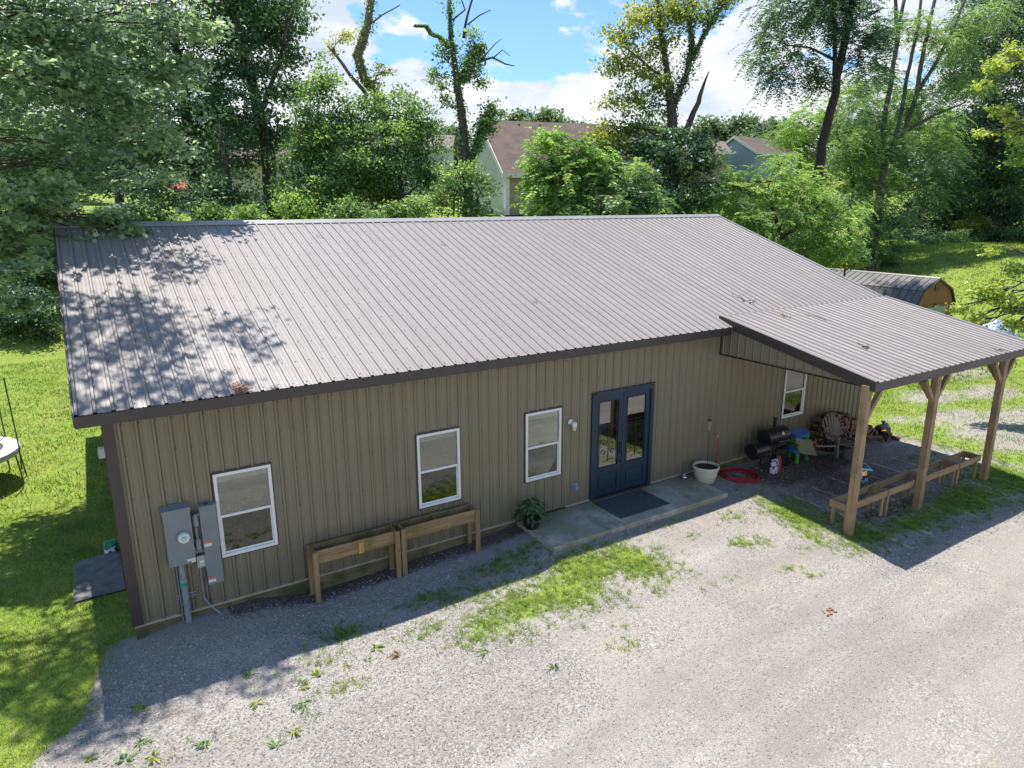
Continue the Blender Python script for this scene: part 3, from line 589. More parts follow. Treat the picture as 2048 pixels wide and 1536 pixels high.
# french door: frame > two leaves > ...
x0, x1, z0, z1 = DOOR
fr = MB().box(x0-.03, x0+.07, -.05, .05, z0, z1).box(x1-.07, x1+.03, -.05, .05, z0, z1).box(x0+.07, x1-.07, -.05, .05, z1-.07, z1+.03).box(x0-.045, x1+.045, -.055, .0, z1+.03, z1+.05).build('french_door', 'blue_paint', barn)
MB().box(x0+.0, x1, -.09, .08, z0-.02, z0+.035).build('sill', 'dark_trim', fr)
xm = (x0+x1)/2
for k, (a0, a1) in enumerate(((x0+.075, xm-.004), (xm+.004, x1-.075))):
    yb0, yb1 = -.015, .03; zt = z1-.08; b_ = MB(); r_ = .125
    gz0, gz1 = .72, zt-.13
    b_.box(a0, a0+r_, yb0, yb1, .04, zt).box(a1-r_, a1, yb0, yb1, .04, zt).box(a0+r_, a1-r_, yb0, yb1, zt-.13, zt).box(a0+r_, a1-r_, yb0, yb1, .56, gz0).box(a0+r_, a1-r_, yb0, yb1, .04, .16)
    b_.box(a0+r_, a1-r_, yb0+.018, yb1, .16, .56)
    lf = b_.build('door_leaf', 'blue_paint', fr)
    pp = MB()
    for (h0, h1) in ((.19, .53),):
        pp.prism([(a0+r_+.03, yb0+.018, h0), (a1-r_-.03, yb0+.018, h0), (a1-r_-.03, yb0+.018, h1), (a0+r_+.03, yb0+.018, h1)], (0, -.012, 0))
    pp.box(a0+r_-.02, a1-r_+.02, yb0-.012, yb0, gz0-.02, gz0).box(a0+r_-.02, a1-r_+.02, yb0-.012, yb0, gz1, gz1+.02).box(a0+r_-.02, a0+r_, yb0-.012, yb0, gz0, gz1).box(a1-r_, a1-r_+.02, yb0-.012, yb0, gz0, gz1)
    pp.build('door_molding', 'blue_paint', fr)
    MB().box(a0+r_, a1-r_, .002, .006, gz0, gz1).build('pane', 'pane_door', fr)
    sc_ = MB(); ca = (a0+a1)/2; w_ = (a1-a0)/2-r_-.03
    for s_ in (-1, 1):
        for zc, rr in ((1.58, .11), (1.30, .10), (1.06, .08)):
            pts = [(ca+s_*(w_*.5+rr*(1-t_/14)*math.cos(t_*.55)), -.012, zc+rr*(1-t_/14)*math.sin(t_*.55)) for t_ in range(13)]
            sc_.tube(pts, .006, 5)
        sc_.tube([(ca+s_*w_, -.012, gz0+.02), (ca+s_*w_, -.012, 1.75)], .006, 5)
    sc_.tube([(ca, -.012, gz0+.1), (ca+.02, -.012, 1.2), (ca-.02, -.012, 1.5), (ca, -.012, 1.75)], .006, 5)
    sc_.tube([(ca-w_, -.012, 1.75), (ca+w_, -.012, 1.75)], .006, 5).build('scroll_grille', 'black_metal', fr)
hx = xm-.055
MB().tube([(hx, -.025, 1.12), (hx, -.075, 1.10), (hx, -.08, .9), (hx, -.06, .78), (hx, -.02, .76)], .011, 8).box(hx-.022, hx+.022, -.03, -.014, 1.05, 1.24).lathe_axis((hx, -.03, 1.2), (0, -1, 0), [(.0, .03), (.024, .028), (.026, 0)], 14).lathe_axis((hx, -.03, 1.01), (0, -1, 0), [(.0, .045), (.026, .04), (.02, 0)], 14).build('handle', 'black_metal', fr)

# porch on the front of the barn
PX0, PX1, PYF, PZF, PZB = 12.93, 19.95, -4.03, 3.07, 3.875
psl = (PZB-PZF)/(0.04-PYF); pl_ = math.hypot(.04-PYF, PZB-PZF); pv = (0, (.04-PYF)/pl_, (PZB-PZF)/pl_); pn = (0, -pv[2], pv[1])
k = PX0
while k < PX1-.05:
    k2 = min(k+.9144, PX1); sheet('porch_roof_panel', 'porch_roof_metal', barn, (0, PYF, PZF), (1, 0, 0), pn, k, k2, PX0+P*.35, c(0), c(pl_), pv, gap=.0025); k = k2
MB().box(PX0-.02, PX1+.01, PYF-.01, PYF+.006, PZF-.185, PZF-.004).build('fascia', 'dark_trim', barn)
def pz(y): return PZF+psl*(y-PYF)
MB().prism([(PX0-.03, PYF-.012, pz(PYF)-.10), (PX0-.03, .03, pz(.03)-.10), (PX0-.03, .03, pz(.03)+.03), (PX0-.03, PYF-.012, pz(PYF)+.03)], (.04, 0, 0)).build('porch_rake_trim', 'dark_trim', barn)
MB().prism([(PX0-.012, PYF-.004, pz(PYF)-.19), (PX0-.012, -.42, pz(-.42)-.19), (PX0-.012, -.42, pz(-.42)-.102), (PX0-.012, PYF-.004, pz(PYF)-.102)], (.02, 0, 0)).build('porch_rake_trim', 'dark_trim', barn)
MB().prism([(PX1-.0, PYF-.012, pz(PYF)-.19), (PX1, .03, pz(.03)-.19), (PX1, .03, pz(.03)+.03), (PX1, PYF-.012, pz(PYF)+.03)], (.014, 0, 0)).build('porch_rake_trim', 'dark_trim', barn)
MB().prism([(PX1-.07, PYF, pz(PYF)+.031), (PX1-.07, 0, pz(0)+.031), (PX1-.07, 0, pz(0)+.037), (PX1-.07, PYF, pz(PYF)+.037)], (.08, 0, 0)).build('porch_rake_flashing', 'cap_metal', barn)
MB().prism([(PX0, PYF, pz(PYF)+.031), (PX0, 0, pz(0)+.031), (PX0, 0, pz(0)+.036), (PX0, PYF, pz(PYF)+.036)], (.12, 0, 0)).build('porch_rake_flashing', 'roof_metal', barn)
yy = -.03
while yy > -3.7:
    y2 = max(yy-.9144, -3.76); sheet('gable_infill_panel', 'gable_metal', barn, (12.975, 0, 0), (0, 1, 0), (-1, 0, 0), y2, yy, -.1, c(2.965), lambda u: max(2.965, pz(u)-.10), (0, 0, 1)); yy = y2
MB().box(12.95, 12.995, -3.76, -.03, 2.935, 2.963).box(12.945, 12.953, -.05, -.028, 2.935, 3.66).build('infill_trim', 'black_metal', barn)
MB().box(13.0, 19.75, -3.905, -3.865, 2.83, 3.0).build('porch_beam', 'new_wood', barn)
MB().box(13.0, 19.75, -3.80, -3.76, 2.83, 3.02).build('porch_beam', 'new_wood', barn)
for k in range(9): 
    xr = 13.2+k*.8; MB().prism([(xr, -3.98, pz(-3.98)-.16), (xr, -.03, pz(-.03)-.16), (xr, -.03, pz(-.03)-.02), (xr, -3.98, pz(-3.98)-.02)], (.04, 0, 0)).build('porch_rafter', 'new_wood_y', barn)
for i_, xp in enumerate((12.95, 15.62, 18.72)):
    zg = float(H(xp, -3.85))-.15; w_ = .078
    MB().bbox(xp-w_, xp+w_, -3.85-w_, -3.85+w_, zg, 2.99, .012).build('porch_post', 'post_wood', barn)
    for sg in ((1,) if i_ == 0 else (-1, 1)):
        MB().beam((xp+sg*.07, -3.85, 2.28), (xp+sg*.50, -3.85, 2.80), .09, .09, up=(0, 1, 0)).build('porch_brace', 'post_wood', barn)
    if i_: MB().beam((xp, -3.78, 2.30), (xp, -3.42, 2.80), .09, .09, up=(1, 0, 0)).build('porch_brace', 'post_wood', barn)

# screw rows beside the ribs
b_ = MB()
for k in range(89):
    xk = -.262+k*P+.046
    for q_ in range(12):
        v_ = .10+q_*.655+.01*((k*7) % 3); y_ = YE+vd[1]*v_; z_ = ZE+vd[2]*v_; b_.box(xk-.008, xk+.008, y_-.008, y_+.008, z_-.002, z_+.009)
tag(b_.build('roof_screws', 'dark_trim', barn), kind='stuff')
b_ = MB()
for k in range(85):
    xk = k*P+.046
    for zk in (.10, .75, 1.45, 2.15, 2.85, 3.35):
        if any(c0-.02 < xk < c1+.02 and z0_-.02 < zk < z1_+.02 for c0, c1, z0_, z1_ in cuts): continue
        b_.box(xk-.007, xk+.007, -.008, .001, zk-.007, zk+.007)
tag(b_.build('wall_screws', 'dark_trim', barn), kind='stuff')

# twigs and dry leaves lying on the roofs
def debris(name, label, cx, cy, n_, ln, porch=False, m='twig', group=None):
    zf = (lambda y: pz(y)+.028) if porch else (lambda y: roofz(y)+.028)
    b_ = MB(); rr = random.Random(int(cx*100))
    for k in range(n_):
        a = rr.uniform(-.9, .9)+(0 if k % 3 else 1.4); l_ = ln*rr.uniform(.4, 1); x_ = cx+rr.uniform(-.12, .12)*ln*3; y_ = cy+rr.uniform(-.12, .12)*ln*3
        p0 = (x_, y_, zf(y_)); x2, y2 = x_+l_*math.cos(a), y_+l_*math.sin(a); b_.tube([p0, ((x_+x2)/2+.02, (y_+y2)/2, zf((y_+y2)/2)+.015), (x2, y2, zf(y2))], [.009, .007, .003], 5)
        for q in range(2):
            xx, yy_ = x2+rr.uniform(-.07, .07), y2+rr.uniform(-.07, .07); b_.add([(xx-.03, yy_, zf(yy_)+.01), (xx, yy_-.02, zf(yy_-.02)+.02), (xx+.03, yy_, zf(yy_)+.01), (xx, yy_+.02, zf(yy_+.02)+.02)], [(0, 1, 2, 3)])
    o = b_.build(name, m); tag(o, label, 'twig', group); return o
def on_plane(px, py, porch=False):
    d_ = FW+RT*(px-1024)/FPX-UP*(py-768)/FPX
    if porch: t_ = (PZF-psl*PYF+psl*CAM[1]-CAM[2])/(d_[2]-psl*d_[1])
    else: t_ = (ZE-SL*YE+SL*CAM[1]-CAM[2])/(d_[2]-SL*d_[1])
    return CAM+t_*d_
for nm, lb, px, py, n_, ln, po, mt in (
    ('fallen_twig', 'bare forked twig on the main roof just above the porch roof', 1492, 605, 5, .35, False, 'twig'),
    ('fallen_twig', 'small brown leafy twig on the upper edge of the porch roof', 1568, 634, 5, .2, True, 'dry_leaf'),
    ('fallen_twig', 'long dark straight stick lying on the porch roof', 1640, 636, 1, .75, True, 'twig'),
    ('fallen_twig', 'dark twig with curled leaves near the front corner of the porch roof', 1728, 697, 6, .2, True, 'twig'),
    ('dead_leaf_clump', 'clump of dead brown leaves at the lower roof edge near the left corner', 474, 783, 12, .16, False, 'dry_leaf'),
    ('fallen_leaf', 'lone brown leaf on the middle of the main roof', 1078, 608, 1, .14, False, 'dry_leaf'),
    ('fallen_leaf', 'pale brown leaf below the ridge left of the roof middle', 890, 491, 1, .14, False, 'dry_leaf'),
    ('fallen_twig', 'small dark twig on the far right edge of the porch roof', 1990, 700, 3, .2, True, 'twig'),
    ('fallen_leaf', 'tan leaf close under the ridge above the left third of the roof', 644, 478, 1, .14, False, 'dry_leaf')):
    p = on_plane(px, py, po); debris(nm, lb, p[0], p[1], n_, ln, po, mt, 'debris fallen on the roofs')

# ------------------------------------------------------------------ things fixed to the front wall
t = thing('meter_cabinet', 'wide grey electric cabinet with a round white dial meter on the wall', 'electric meter', (.6, 0, .95))
MB().box(.40, .79, -.19, -.022, .95, 1.90).build('cabinet_body', 'cabinet_grey', t)
MB().add([(.39, -.20, 1.86), (.80, -.20, 1.86), (.80, -.20, 1.91), (.39, -.20, 1.91), (.39, -.02, 1.945), (.80, -.02, 1.945), (.39, -.02, 1.86), (.80, -.02, 1.86)], [(0, 1, 2, 3), (3, 2, 5, 4), (0, 3, 4, 6), (1, 7, 5, 2)]).build('cabinet_hood', 'cabinet_grey', t)
mt = MB().lathe_axis((.655, -.19, 1.43), (0, -1, 0), [(.105, 0), (.105, .025), (.09, .03)], 28).build('meter_ring', 'cabinet_grey', t)
MB().lathe_axis((.655, -.215, 1.43), (0, -1, 0), [(.088, 0), (.085, .045), (.07, .06), (0, .064)], 28).build('meter_dial', 'white_plastic', mt)
d_ = MB()
for k, (w_, h_) in enumerate(((.07, .016), (.10, .008), (.08, .008), (.05, .006))): d_.box(.655-w_/2, .655+w_/2, -.2815, -.280, 1.455-k*.022, 1.455-k*.022+h_)
d_.build('dial_print', 'label_green', mt)
MB().box(.665, .785, -.1925, -.1905, .99, 1.03).box(.72, .785, -.1925, -.1905, .96, .985).build('sticker', 'label_print', t)
t = thing('electric_panel', 'tall narrow grey breaker box, upper and lower doors, left of the first window', 'electric panel', (1.05, 0, .45))
MB().box(.93, 1.18, -.13, -.022, 1.10, 1.84).build('panel_door', 'cabinet_grey', t)
MB().add([(.925, -.14, 1.80), (1.185, -.14, 1.80), (1.185, -.14, 1.845), (.925, -.14, 1.845), (.925, -.02, 1.87), (1.185, -.02, 1.87)], [(0, 1, 2, 3), (3, 2, 5, 4)]).build('panel_hood', 'cabinet_grey', t)
MB().lathe_axis((1.05, -.08, 1.861), (0, 0, 1), [(.035, 0), (.03, .012), (0, .012)], 14).build('hub_plug', 'black_metal', t)
MB().box(.935, 1.175, -.11, -.022, .44, 1.09).build('panel_door', 'cabinet_grey', t)
for zz, yy_ in ((1.14, -.1325), (.48, -.1125)):
    MB().box(.945, 1.055, yy_, yy_+.002, zz, zz+.05).build('sticker', 'label_print', t); MB().box(.945, 1.055, yy_, yy_+.002, zz+.051, zz+.085).build('sticker', 'label_orange', t)
t = thing('conduit_fittings', 'grey conduit elbows joining the meter cabinet to the breaker box', 'conduit', (.86, 0, 1.1))
for zc in (1.62, 1.2): MB().tube([(.86, -.09, zc-.10), (.86, -.10, zc-.085), (.86, -.10, zc+.085), (.86, -.09, zc+.10)], [.03, .045, .045, .03], 12).build('conduit_body', 'pvc_grey', t)
for pa, pb in (((.86, -.08, 1.28), (.86, -.08, 1.54)), ((.86, -.08, 1.70), (.94, -.08, 1.71)), ((.78, -.08, 1.12), (.86, -.08, 1.12))): MB().tube([pa, pb], .026, 10).build('conduit_pipe', 'pvc_grey', t)
MB().box(.78, .96, -.05, -.022, 1.03, 1.07).build('strut', 'pvc_grey', t)
t = thing('telephone_box', 'small pale utility box with a thin cable below the grey cabinets', 'utility box', (.87, 0, .75))
MB().box(.81, .945, -.09, -.022, .78, .985).build('box_cover', 'pale_plastic', t); MB().box(.85, .91, -.0925, -.0905, .86, .90).box(.85, .90, -.0925, -.0905, .82, .835).build('sticker', 'label_print', t)
MB().tube([(.85, -.05, .78), (.845, -.05, .45), (.85, -.05, .2), (.92, -.08, .06), (1.03, -.13, -.08), (1.07, -.16, -.12)], .014, 8).build('cable', 'pvc_grey', t)
MB().tube([(.90, -.03, .78), (.94, -.03, .4), (.93, -.03, .03)], .004, 4).build('cable', 'black_metal', t)
t = thing('conduit_riser', 'thick grey plastic conduit rising from the gravel to the meter', 'conduit', (.58, 0, -.1))
zb = -.25
MB().tube([(.575, -.10, zb), (.575, -.10, .97)], .048, 16).build('conduit_pipe', 'pvc_grey', t)
for za, zc in ((.52, .68), (.2, .23)): MB().tube([(.575, -.10, za), (.575, -.10, zc)], .058, 16).build('coupling', 'pvc_grey', t)
MB().tube([(.575, -.10, .56), (.575, -.10, .61)], .0595, 16).build('sticker', 'label_green', t)
MB().tube([(.50, -.04, zb), (.50, -.04, .95)], .013, 8).build('ground_wire_pipe', 'pvc_grey', t)
MB().box(.44, .74, -.045, -.022, .295, .315).box(.44, .74, -.045, -.022, .345, .365).build('strut', 'pvc_grey', t)
t = thing('wall_lamp', 'white jar wall light between the third window and the blue doors', 'lamp', (8.42, 0, 1.9))
MB().lathe_axis((8.40, -.022, 1.98), (0, -1, 0), [(.065, 0), (.06, .03), (.03, .05), (.028, .12)], 18).build('lamp_base', 'white_plastic', t)
MB().lathe((8.42, -.15, 1.80), [(0, 0), (.035, .01), (.045, .08), (.05, .1)], 18).build('lamp_jar', 'cream_plastic', t); MB().lathe((8.42, -.15, 1.90), [(.052, 0), (.055, .07), (.03, .1), (0, .1)], 18).build('lamp_cap', 'white_plastic', t)
t = thing('dryer_vent', 'grey hooded vent low on the wall left of the blue doors', 'vent', (8.55, 0, .4))
MB().box(8.48, 8.64, -.035, -.022, .36, .52).build('vent_flange', 'pvc_grey', t); MB().lathe_axis((8.56, -.03, .44), (0, -1, -.25), [(.055, 0), (.055, .08), (.04, .09), (0, .07)], 18).build('vent_hood', 'pvc_grey', t)
t = thing('outdoor_tap', 'brass garden tap on the wall above the coiled hose', 'tap', (13.0, 0, .85))
MB().tube([(13.0, -.0, .86), (13.0, -.10, .86), (13.0, -.13, .80)], .016, 8).build('spout', 'brass', t); MB().lathe_axis((13.0, -.06, .90), (0, 0, 1), [(0, 0), (.03, 0), (.03, .012), (0, .012)], 10).build('handle', 'pvc_grey', t)

# ------------------------------------------------------------------ planters
def raised_planter(label, x0, x1, y0, y1, zt, woods, boards=2, brace=None, divider=None, bh=.125, group=None, legs=((0, 0), (1, 0), (0, 1), (1, 1)), flo=True, inner=None):
    t = thing('raised_planter', label, 'planter', ((x0+x1)/2, (y0+y1)/2, float(H((x0+x1)/2, y0))), group)
    wf, wl_, we = woods; th = .036
    for k in range(boards):
        za = zt-bh*(k+1)+.003; zb_ = zt-bh*k
        MB().box(x0, x1, y0, y0+th, za, zb_).build('side_board', wf, t); MB().box(x0, x1, y1-th, y1, za, zb_).build('side_board', wf, t)
    zb_ = zt-bh*boards
    MB().box(x0+.001, x0+th, y0+th, y1-th, zb_, zt-.004).build('end_board', we, t); MB().box(x1-th, x1-.001, y0+th, y1-th, zb_, zt-.004).build('end_board', we, t)
    if flo: MB().box(x0+th, x1-th, y0+th, y1-th, zb_+.01, zb_+.03).build('bottom_board', wf, t)
    for i_, j_ in legs:
        xa = x0-.04 if i_ == 0 else x1-.05; xb_ = x0+.05 if i_ == 0 else x1+.04
        if inner: xa, xb_ = (x0+.04, x0+.12) if i_ == 0 else (x1-.12, x1-.04)
        ya = y0-.001-(.04 if inner is None else -.04) if j_ == 0 else y1-.04
        if inner is None: ya = y0-.0385 if j_ == 0 else y1+.0005; yb_ = ya+.038
        else: ya = y0+.037 if j_ == 0 else y1-.037-.038; yb_ = ya+.038
        MB().box(xa+.0, xb_, ya, yb_, float(H((xa+xb_)/2, ya))-.06, zt-.006 if inner is None else zt-.03).build('leg', wl_, t)
    if divider is not None:
        MB().box(divider, divider+th, y0+th, y1-th, zb_+.06, zt-.002).build('divider', we, t)
    if brace is not None:
        MB().box(brace, brace+.09, y0-.018, y0-.001, zb_, zt-.04).build('patch_board', 'patch_wood', t)
    return t
PW = ('planter_wood', 'planter_leg_wood', 'planter_end_wood'); NW = ('new_wood', 'post_wood', 'new_wood_y')
raised_planter('long raised planter with a bright yellow patch board, left of the pair by the wall', 2.62, 4.16, -.40, -.09, .69, PW, brace=3.42, group='raised wooden planters along the front wall')
raised_planter('long raised planter with a cross divider under the second window, right of the pair', 4.27, 5.86, -.40, -.09, .70, PW, divider=4.98, group='raised wooden planters along the front wall')
raised_planter('empty wooden planter frame at the corner porch post, nearest of the row', 12.96, 14.46, -3.755, -3.34, .33, NW, boards=1, bh=.15, flo=False, inner=1, group='wooden planter frames between the porch posts')
raised_planter('empty wooden planter frame ending at the middle porch post', 14.50, 15.99, -3.755, -3.34, .33, NW, boards=1, bh=.15, flo=False, inner=1, group='wooden planter frames between the porch posts')
raised_planter('empty wooden planter frame just beyond the middle porch post', 16.03, 17.53, -3.755, -3.34, .33, NW, boards=1, bh=.15, flo=False, inner=1, group='wooden planter frames between the porch posts')
raised_planter('short wooden planter frame at the farthest porch post', 17.57, 18.62, -3.755, -3.34, .33, NW, boards=1, bh=.15, flo=False, inner=1, group='wooden planter frames between the porch posts')

# ------------------------------------------------------------------ pad, mats, pots, hose
for x_a, x_b, lb in ((7.02, 8.86, 'stained concrete slab under the hanging pot, left of the doormat'), (8.872, 12.0, 'mossy concrete slab in front of the blue doors under the doormat')):
    b_ = MB(); b_.prism([(x_a, -1.40, -.30), (x_b, -1.40, -.30), (x_b, -.035, -.30), (x_a, -.035, -.30)], (0, 0, .268)); c_ = .008
    b_.add([(x_a, -1.40, -.032), (x_b, -1.40, -.032), (x_b, -.035, -.032), (x_a, -.035, -.032), (x_a+c_, -1.40+c_, -.022), (x_b-c_, -1.40+c_, -.022), (x_b-c_, -.035-c_, -.022), (x_a+c_, -.035-c_, -.022)], [(0, 1, 5, 4), (1, 2, 6, 5), (2, 3, 7, 6), (3, 0, 4, 7), (4, 5, 6, 7)])
    tag(b_.build('concrete_slab', 'concrete'), lb, 'slab', 'concrete slabs by the door')
t = thing('doormat', 'large dark woven rubber doormat in front of the blue doors', 'doormat', (9.7, -.6, -.02))
MB().box(8.98, 10.44, -1.11, -.13, -.0215, -.012).build('mat_base', 'mat_rubber', t)
b_ = MB()
for k in range(36):
    xk = 9.0+k*.0395; b_.box(xk, xk+.014, -1.09, -.15, -.0118, -.004)
for k in range(24):
    yk = -1.09+k*.0395; b_.box(9.0, 10.42, yk, yk+.012, -.0118, -.0055)
tag(b_.build('mat_weave', 'mat_rubber', t), kind='stuff')
def rubber_mat(label, x0, x1, y0, y1):
    b_ = MB(); nx_, ny_ = 14, 20; z_ = lambda x, y: float(H(x, y))+.035+.012*math.sin(x*5+y*3)
    for i_ in range(nx_):
        for j_ in range(ny_):
            xa, xb_ = x0+(x1-x0)*i_/nx_, x0+(x1-x0)*(i_+1)/nx_; ya, yb_ = y0+(y1-y0)*j_/ny_, y0+(y1-y0)*(j_+1)/ny_
            b_.add([(xa, ya, z_(xa, ya)), (xb_, ya, z_(xb_, ya)), (xb_, yb_, z_(xb_, yb_)), (xa, yb_, z_(xa, yb_))], [(0, 1, 2, 3)])
    b_.box(x0, x1, y0, y1, -.31, -.275)
    return tag(b_.build('rubber_mat', 'mat_grey'), label, 'mat')
rubber_mat('dark rubber mat half in shade on the lawn beside the left end wall', -1.06, -.25, 1.85, 3.5)
def potted_plant():
    cx, cy = 7.14, -.42
    t = thing('potted_plant', 'black pot with a lush green plant on the left end of the slab', 'potted plant', (cx, cy, -.02))
    MB().lathe((cx, cy, -.022), [(0, 0), (.13, 0), (.15, .03), (.19, .17), (.205, .22), (.19, .22), (.18, .20)], 24).build('pot', 'black_metal', t, True)
    MB().lathe((cx, cy, -.022), [(.181, .195), (0, .20)], 24).build('soil', 'potting_soil', t)
    V_ = []; T_ = []
    rr = np.random.default_rng(5)
    for k in range(190):
        a = rr.uniform(0, 6.28); r0 = rr.uniform(.02, .33); h_ = .22+.42*(1-(r0/.34)**2)*rr.uniform(.4, 1.1)-max(0, r0-.22)*1.6*rr.uniform(0, 1)
        p = np.array((cx+r0*math.cos(a), cy+r0*math.sin(a), h_)); o = np.array((math.cos(a), math.sin(a), rr.uniform(-.9, .0))); o /= np.linalg.norm(o); s_ = np.cross(o, (0, 0, 1)); s_ /= np.linalg.norm(s_)
        L = rr.uniform(.09, .16); w_ = L*.42
        V_ += [p, p+o*L*.4+s_*w_/2+np.array((0, 0, .012)), p+o*L, p+o*L*.4-s_*w_/2+np.array((0, 0, .012))]; T_.append(rr.uniform(0, 1))
    fast_mesh('foliage', V_, 4, 'leaf_pot', t, T_)
    b_ = MB()
    for k in range(14):
        a = k*.9; r0 = .05+.012*k; b_.tube([(cx, cy, .16), (cx+r0*.5*math.cos(a), cy+r0*.5*math.sin(a), .35), (cx+r0*math.cos(a), cy+r0*math.sin(a), .5-.01*k)], .005, 4)
    b_.build('stem', 'leaf_pot', t)
potted_plant()
cx, cy, cz = 12.22, -.50, float(H(12.22, -.50))
t = thing('flower_pot', 'round cream flower pot filled with dark soil at the right end of the slab', 'pot', (cx, cy, cz))
MB().lathe((cx, cy, cz), [(0, 0), (.20, 0), (.215, .02), (.27, .2), (.29, .34), (.315, .345), (.325, .40), (.315, .425), (.295, .425), (.285, .37)], 36).build('pot', 'cream_plastic', t, False)
b_ = MB()
for zz, rr_ in ((.11, .246), (.2, .272), (.27, .283)): b_.lathe((cx, cy, cz+zz), [(rr_-.003, -.004), (rr_+.003, 0), (rr_-.003, .006)], 36)
b_.build('moulded_band', 'cream_plastic', t)
MB().lathe((cx, cy, cz), [(.288, .365), (.15, .38), (0, .385)], 30).build('soil', 'potting_soil', t)
t = thing('patio_torch', 'bamboo patio torch on a thin stick standing in the cream pot', 'torch', (cx+.03, cy, cz+.3))
MB().tube([(cx+.03, cy, cz+.2), (cx+.06, cy+.02, cz+.8), (cx+.05, cy+.03, cz+1.32)], .008, 6).build('stick', 'bark_brown', t)
MB().lathe((cx+.05, cy+.03, cz+1.28), [(0, 0), (.025, .02), (.045, .14), (.05, .26), (.038, .27)], 12).build('torch_head', 'tan_canvas', t); MB().lathe((cx+.05, cy+.03, cz+1.55), [(.05, -.01), (.045, .03), (.02, .05), (0, .05)], 12).build('torch_cap', 'bark_brown', t)
t = thing('garden_hose', 'red garden hose coiled on the gravel beside the cream pot', 'hose', (13.35, -.6, -.15))
pts = []; rr = random.Random(3)
for k in range(9*40):
    a = k/40*2*math.pi; r_ = .20+.30*abs(math.sin(k/40*.62+.3))+.02*math.sin(a*.37)
    x_ = 13.30+r_*1.12*math.cos(a)+.03*math.sin(k*.013); y_ = -.66+r_*1.02*math.sin(a)+.03*math.cos(k*.017)
    pts.append((x_, y_, float(H(x_, y_))+.022+.02*(k/360)*3*abs(math.sin(a*1.5+k*.05))))
MB().tube(pts, .0155, 6).build('hose_coil', 'red_rubber', t, True)
MB().tube([(13.0, -.13, .79), (13.02, -.15, .5), (12.99, -.14, .2), (12.98, -.14, .0), (13.03, -.2, float(H(13.03, -.2))+.03), (13.2, -.35, float(H(13.2, -.35))+.06)], .0125, 6).build('hose_riser', 'red_rubber', t, True)
t = thing('pet_bowl', 'small silver bowl at the back of the slab beside the cream pot', 'bowl', (11.85, -.2, -.02)); MB().lathe((11.83, -.18, -.021), [(0, .004), (.07, .004), (.08, .0), (.095, .012), (.085, .06), (.078, .06), (.07, .015), (0, .012)], 20).build('bowl', 'chrome', t, True); MB().lathe((11.83, -.18, -.02), [(.1, .0), (.1, .012), (.094, .014)], 20).build('rubber_ring', 'black_metal', t)

# ------------------------------------------------------------------ under the porch
gp = lambda x, y: float(H(x, y))
t = thing('smoker_grill', 'black barrel smoker grill with a side firebox against the wall', 'grill', (14.5, -.5, -.2))
def barrel(cx, cy, cz, r_, L, name, par, ax=(1, 0, 0)):
    return MB().lathe_axis((cx-L/2*ax[0], cy, cz), ax, [(0, -.012), (r_*.9, -.01), (r_, .01), (r_, L-.01), (r_*.9, L+.01), (0, L+.012)], 28).build(name, 'satin_black', par, False)
br = barrel(14.74, -.48, .62, .235, .76, 'cooking_chamber', t); barrel(14.08, -.52, .36, .215, .46, 'firebox', t)
MB().tube([(14.62, -.73, .56), (14.68, -.78, .555), (14.96, -.78, .555), (15.02, -.73, .56)], .012, 8).build('handle', 'chrome', t); MB().tube([(14.04, -.77, .33), (14.08, -.81, .325), (14.24, -.81, .325), (14.28, -.77, .33)], .010, 8).build('handle', 'chrome', t)
MB().lathe_axis((14.82, -.69, .74), (0, -.8, .6), [(.04, 0), (.04, .012), (0, .014)], 14).build('thermometer', 'white_plastic', t)
MB().tube([(14.85, -.40, .82), (14.85, -.40, 1.05)], .038, 12).tube([(14.85, -.40, 1.05), (14.85, -.40, 1.09)], .055, 12).build('chimney', 'satin_black', t)
MB().box(14.48, 15.16, -.96, -.76, .42, .44).build('front_shelf', 'satin_black', t)
for lx, ly in ((14.52, -.30), (14.52, -.66), (15.12, -.30), (15.12, -.66)): MB().tube([(lx, ly, gp(lx, ly)-.02), (lx, ly, .48)], .016, 6).build('leg', 'satin_black', t)
for ly in (-.26, -.70): MB().lathe_axis((15.12, ly-.02, gp(15.12, ly)+.085), (0, 1, 0), [(0, 0), (.085, 0), (.085, .04), (0, .04)], 18).build('wheel', 'black_metal', t)
t = thing('charcoal_bag', 'red and white paper sack slumped in front of the black smoker', 'bag', (14.65, -.95, -.2))
def sack(cx, cy, w_, d_, h_, m, nm, par, seed=1, lean=.1):
    rr = random.Random(seed); b_ = MB(); k0 = 14; rows = 9; vs = []
    for i_ in range(rows):
        f = i_/(rows-1); pinch = 1-.75*max(0, f-.75)/.25; sw = 1+.12*math.sin(f*math.pi)
        for j_ in range(k0):
            a = 2*math.pi*j_/k0; e_ = (abs(math.cos(a))**2.6+abs(math.sin(a))**2.6)**(-1/2.6)
            vs.append((cx+w_/2*sw*math.cos(a)*e_*(1+rr.uniform(-.05, .05))+lean*f, cy+d_/2*sw*math.sin(a)*e_*pinch*(1+rr.uniform(-.06, .06))+lean*.5*f, gp(cx, cy)-.01+h_*f*(1+rr.uniform(-.02, .02))))
    fs = [(i_*k0+j_, i_*k0+(j_+1) % k0, (i_+1)*k0+(j_+1) % k0, (i_+1)*k0+j_) for i_ in range(rows-1) for j_ in range(k0)]; fs += [tuple(range(k0-1, -1, -1)), tuple((rows-1)*k0+j_ for j_ in range(k0))]
    return b_.add(vs, fs).build(nm, m, par)
sack(14.42, -.80, .22, .14, .36, 'bag_white', 'sack', t, 4, .05); sack(14.57, -.80, .12, .13, .40, 'bag_red', 'folded_side', t, 5, .09)
t = thing('water_table', 'childs plastic water table, blue top tray on green legs', 'play table', (15.75, -.55, -.2))
b_ = MB(); pr = []
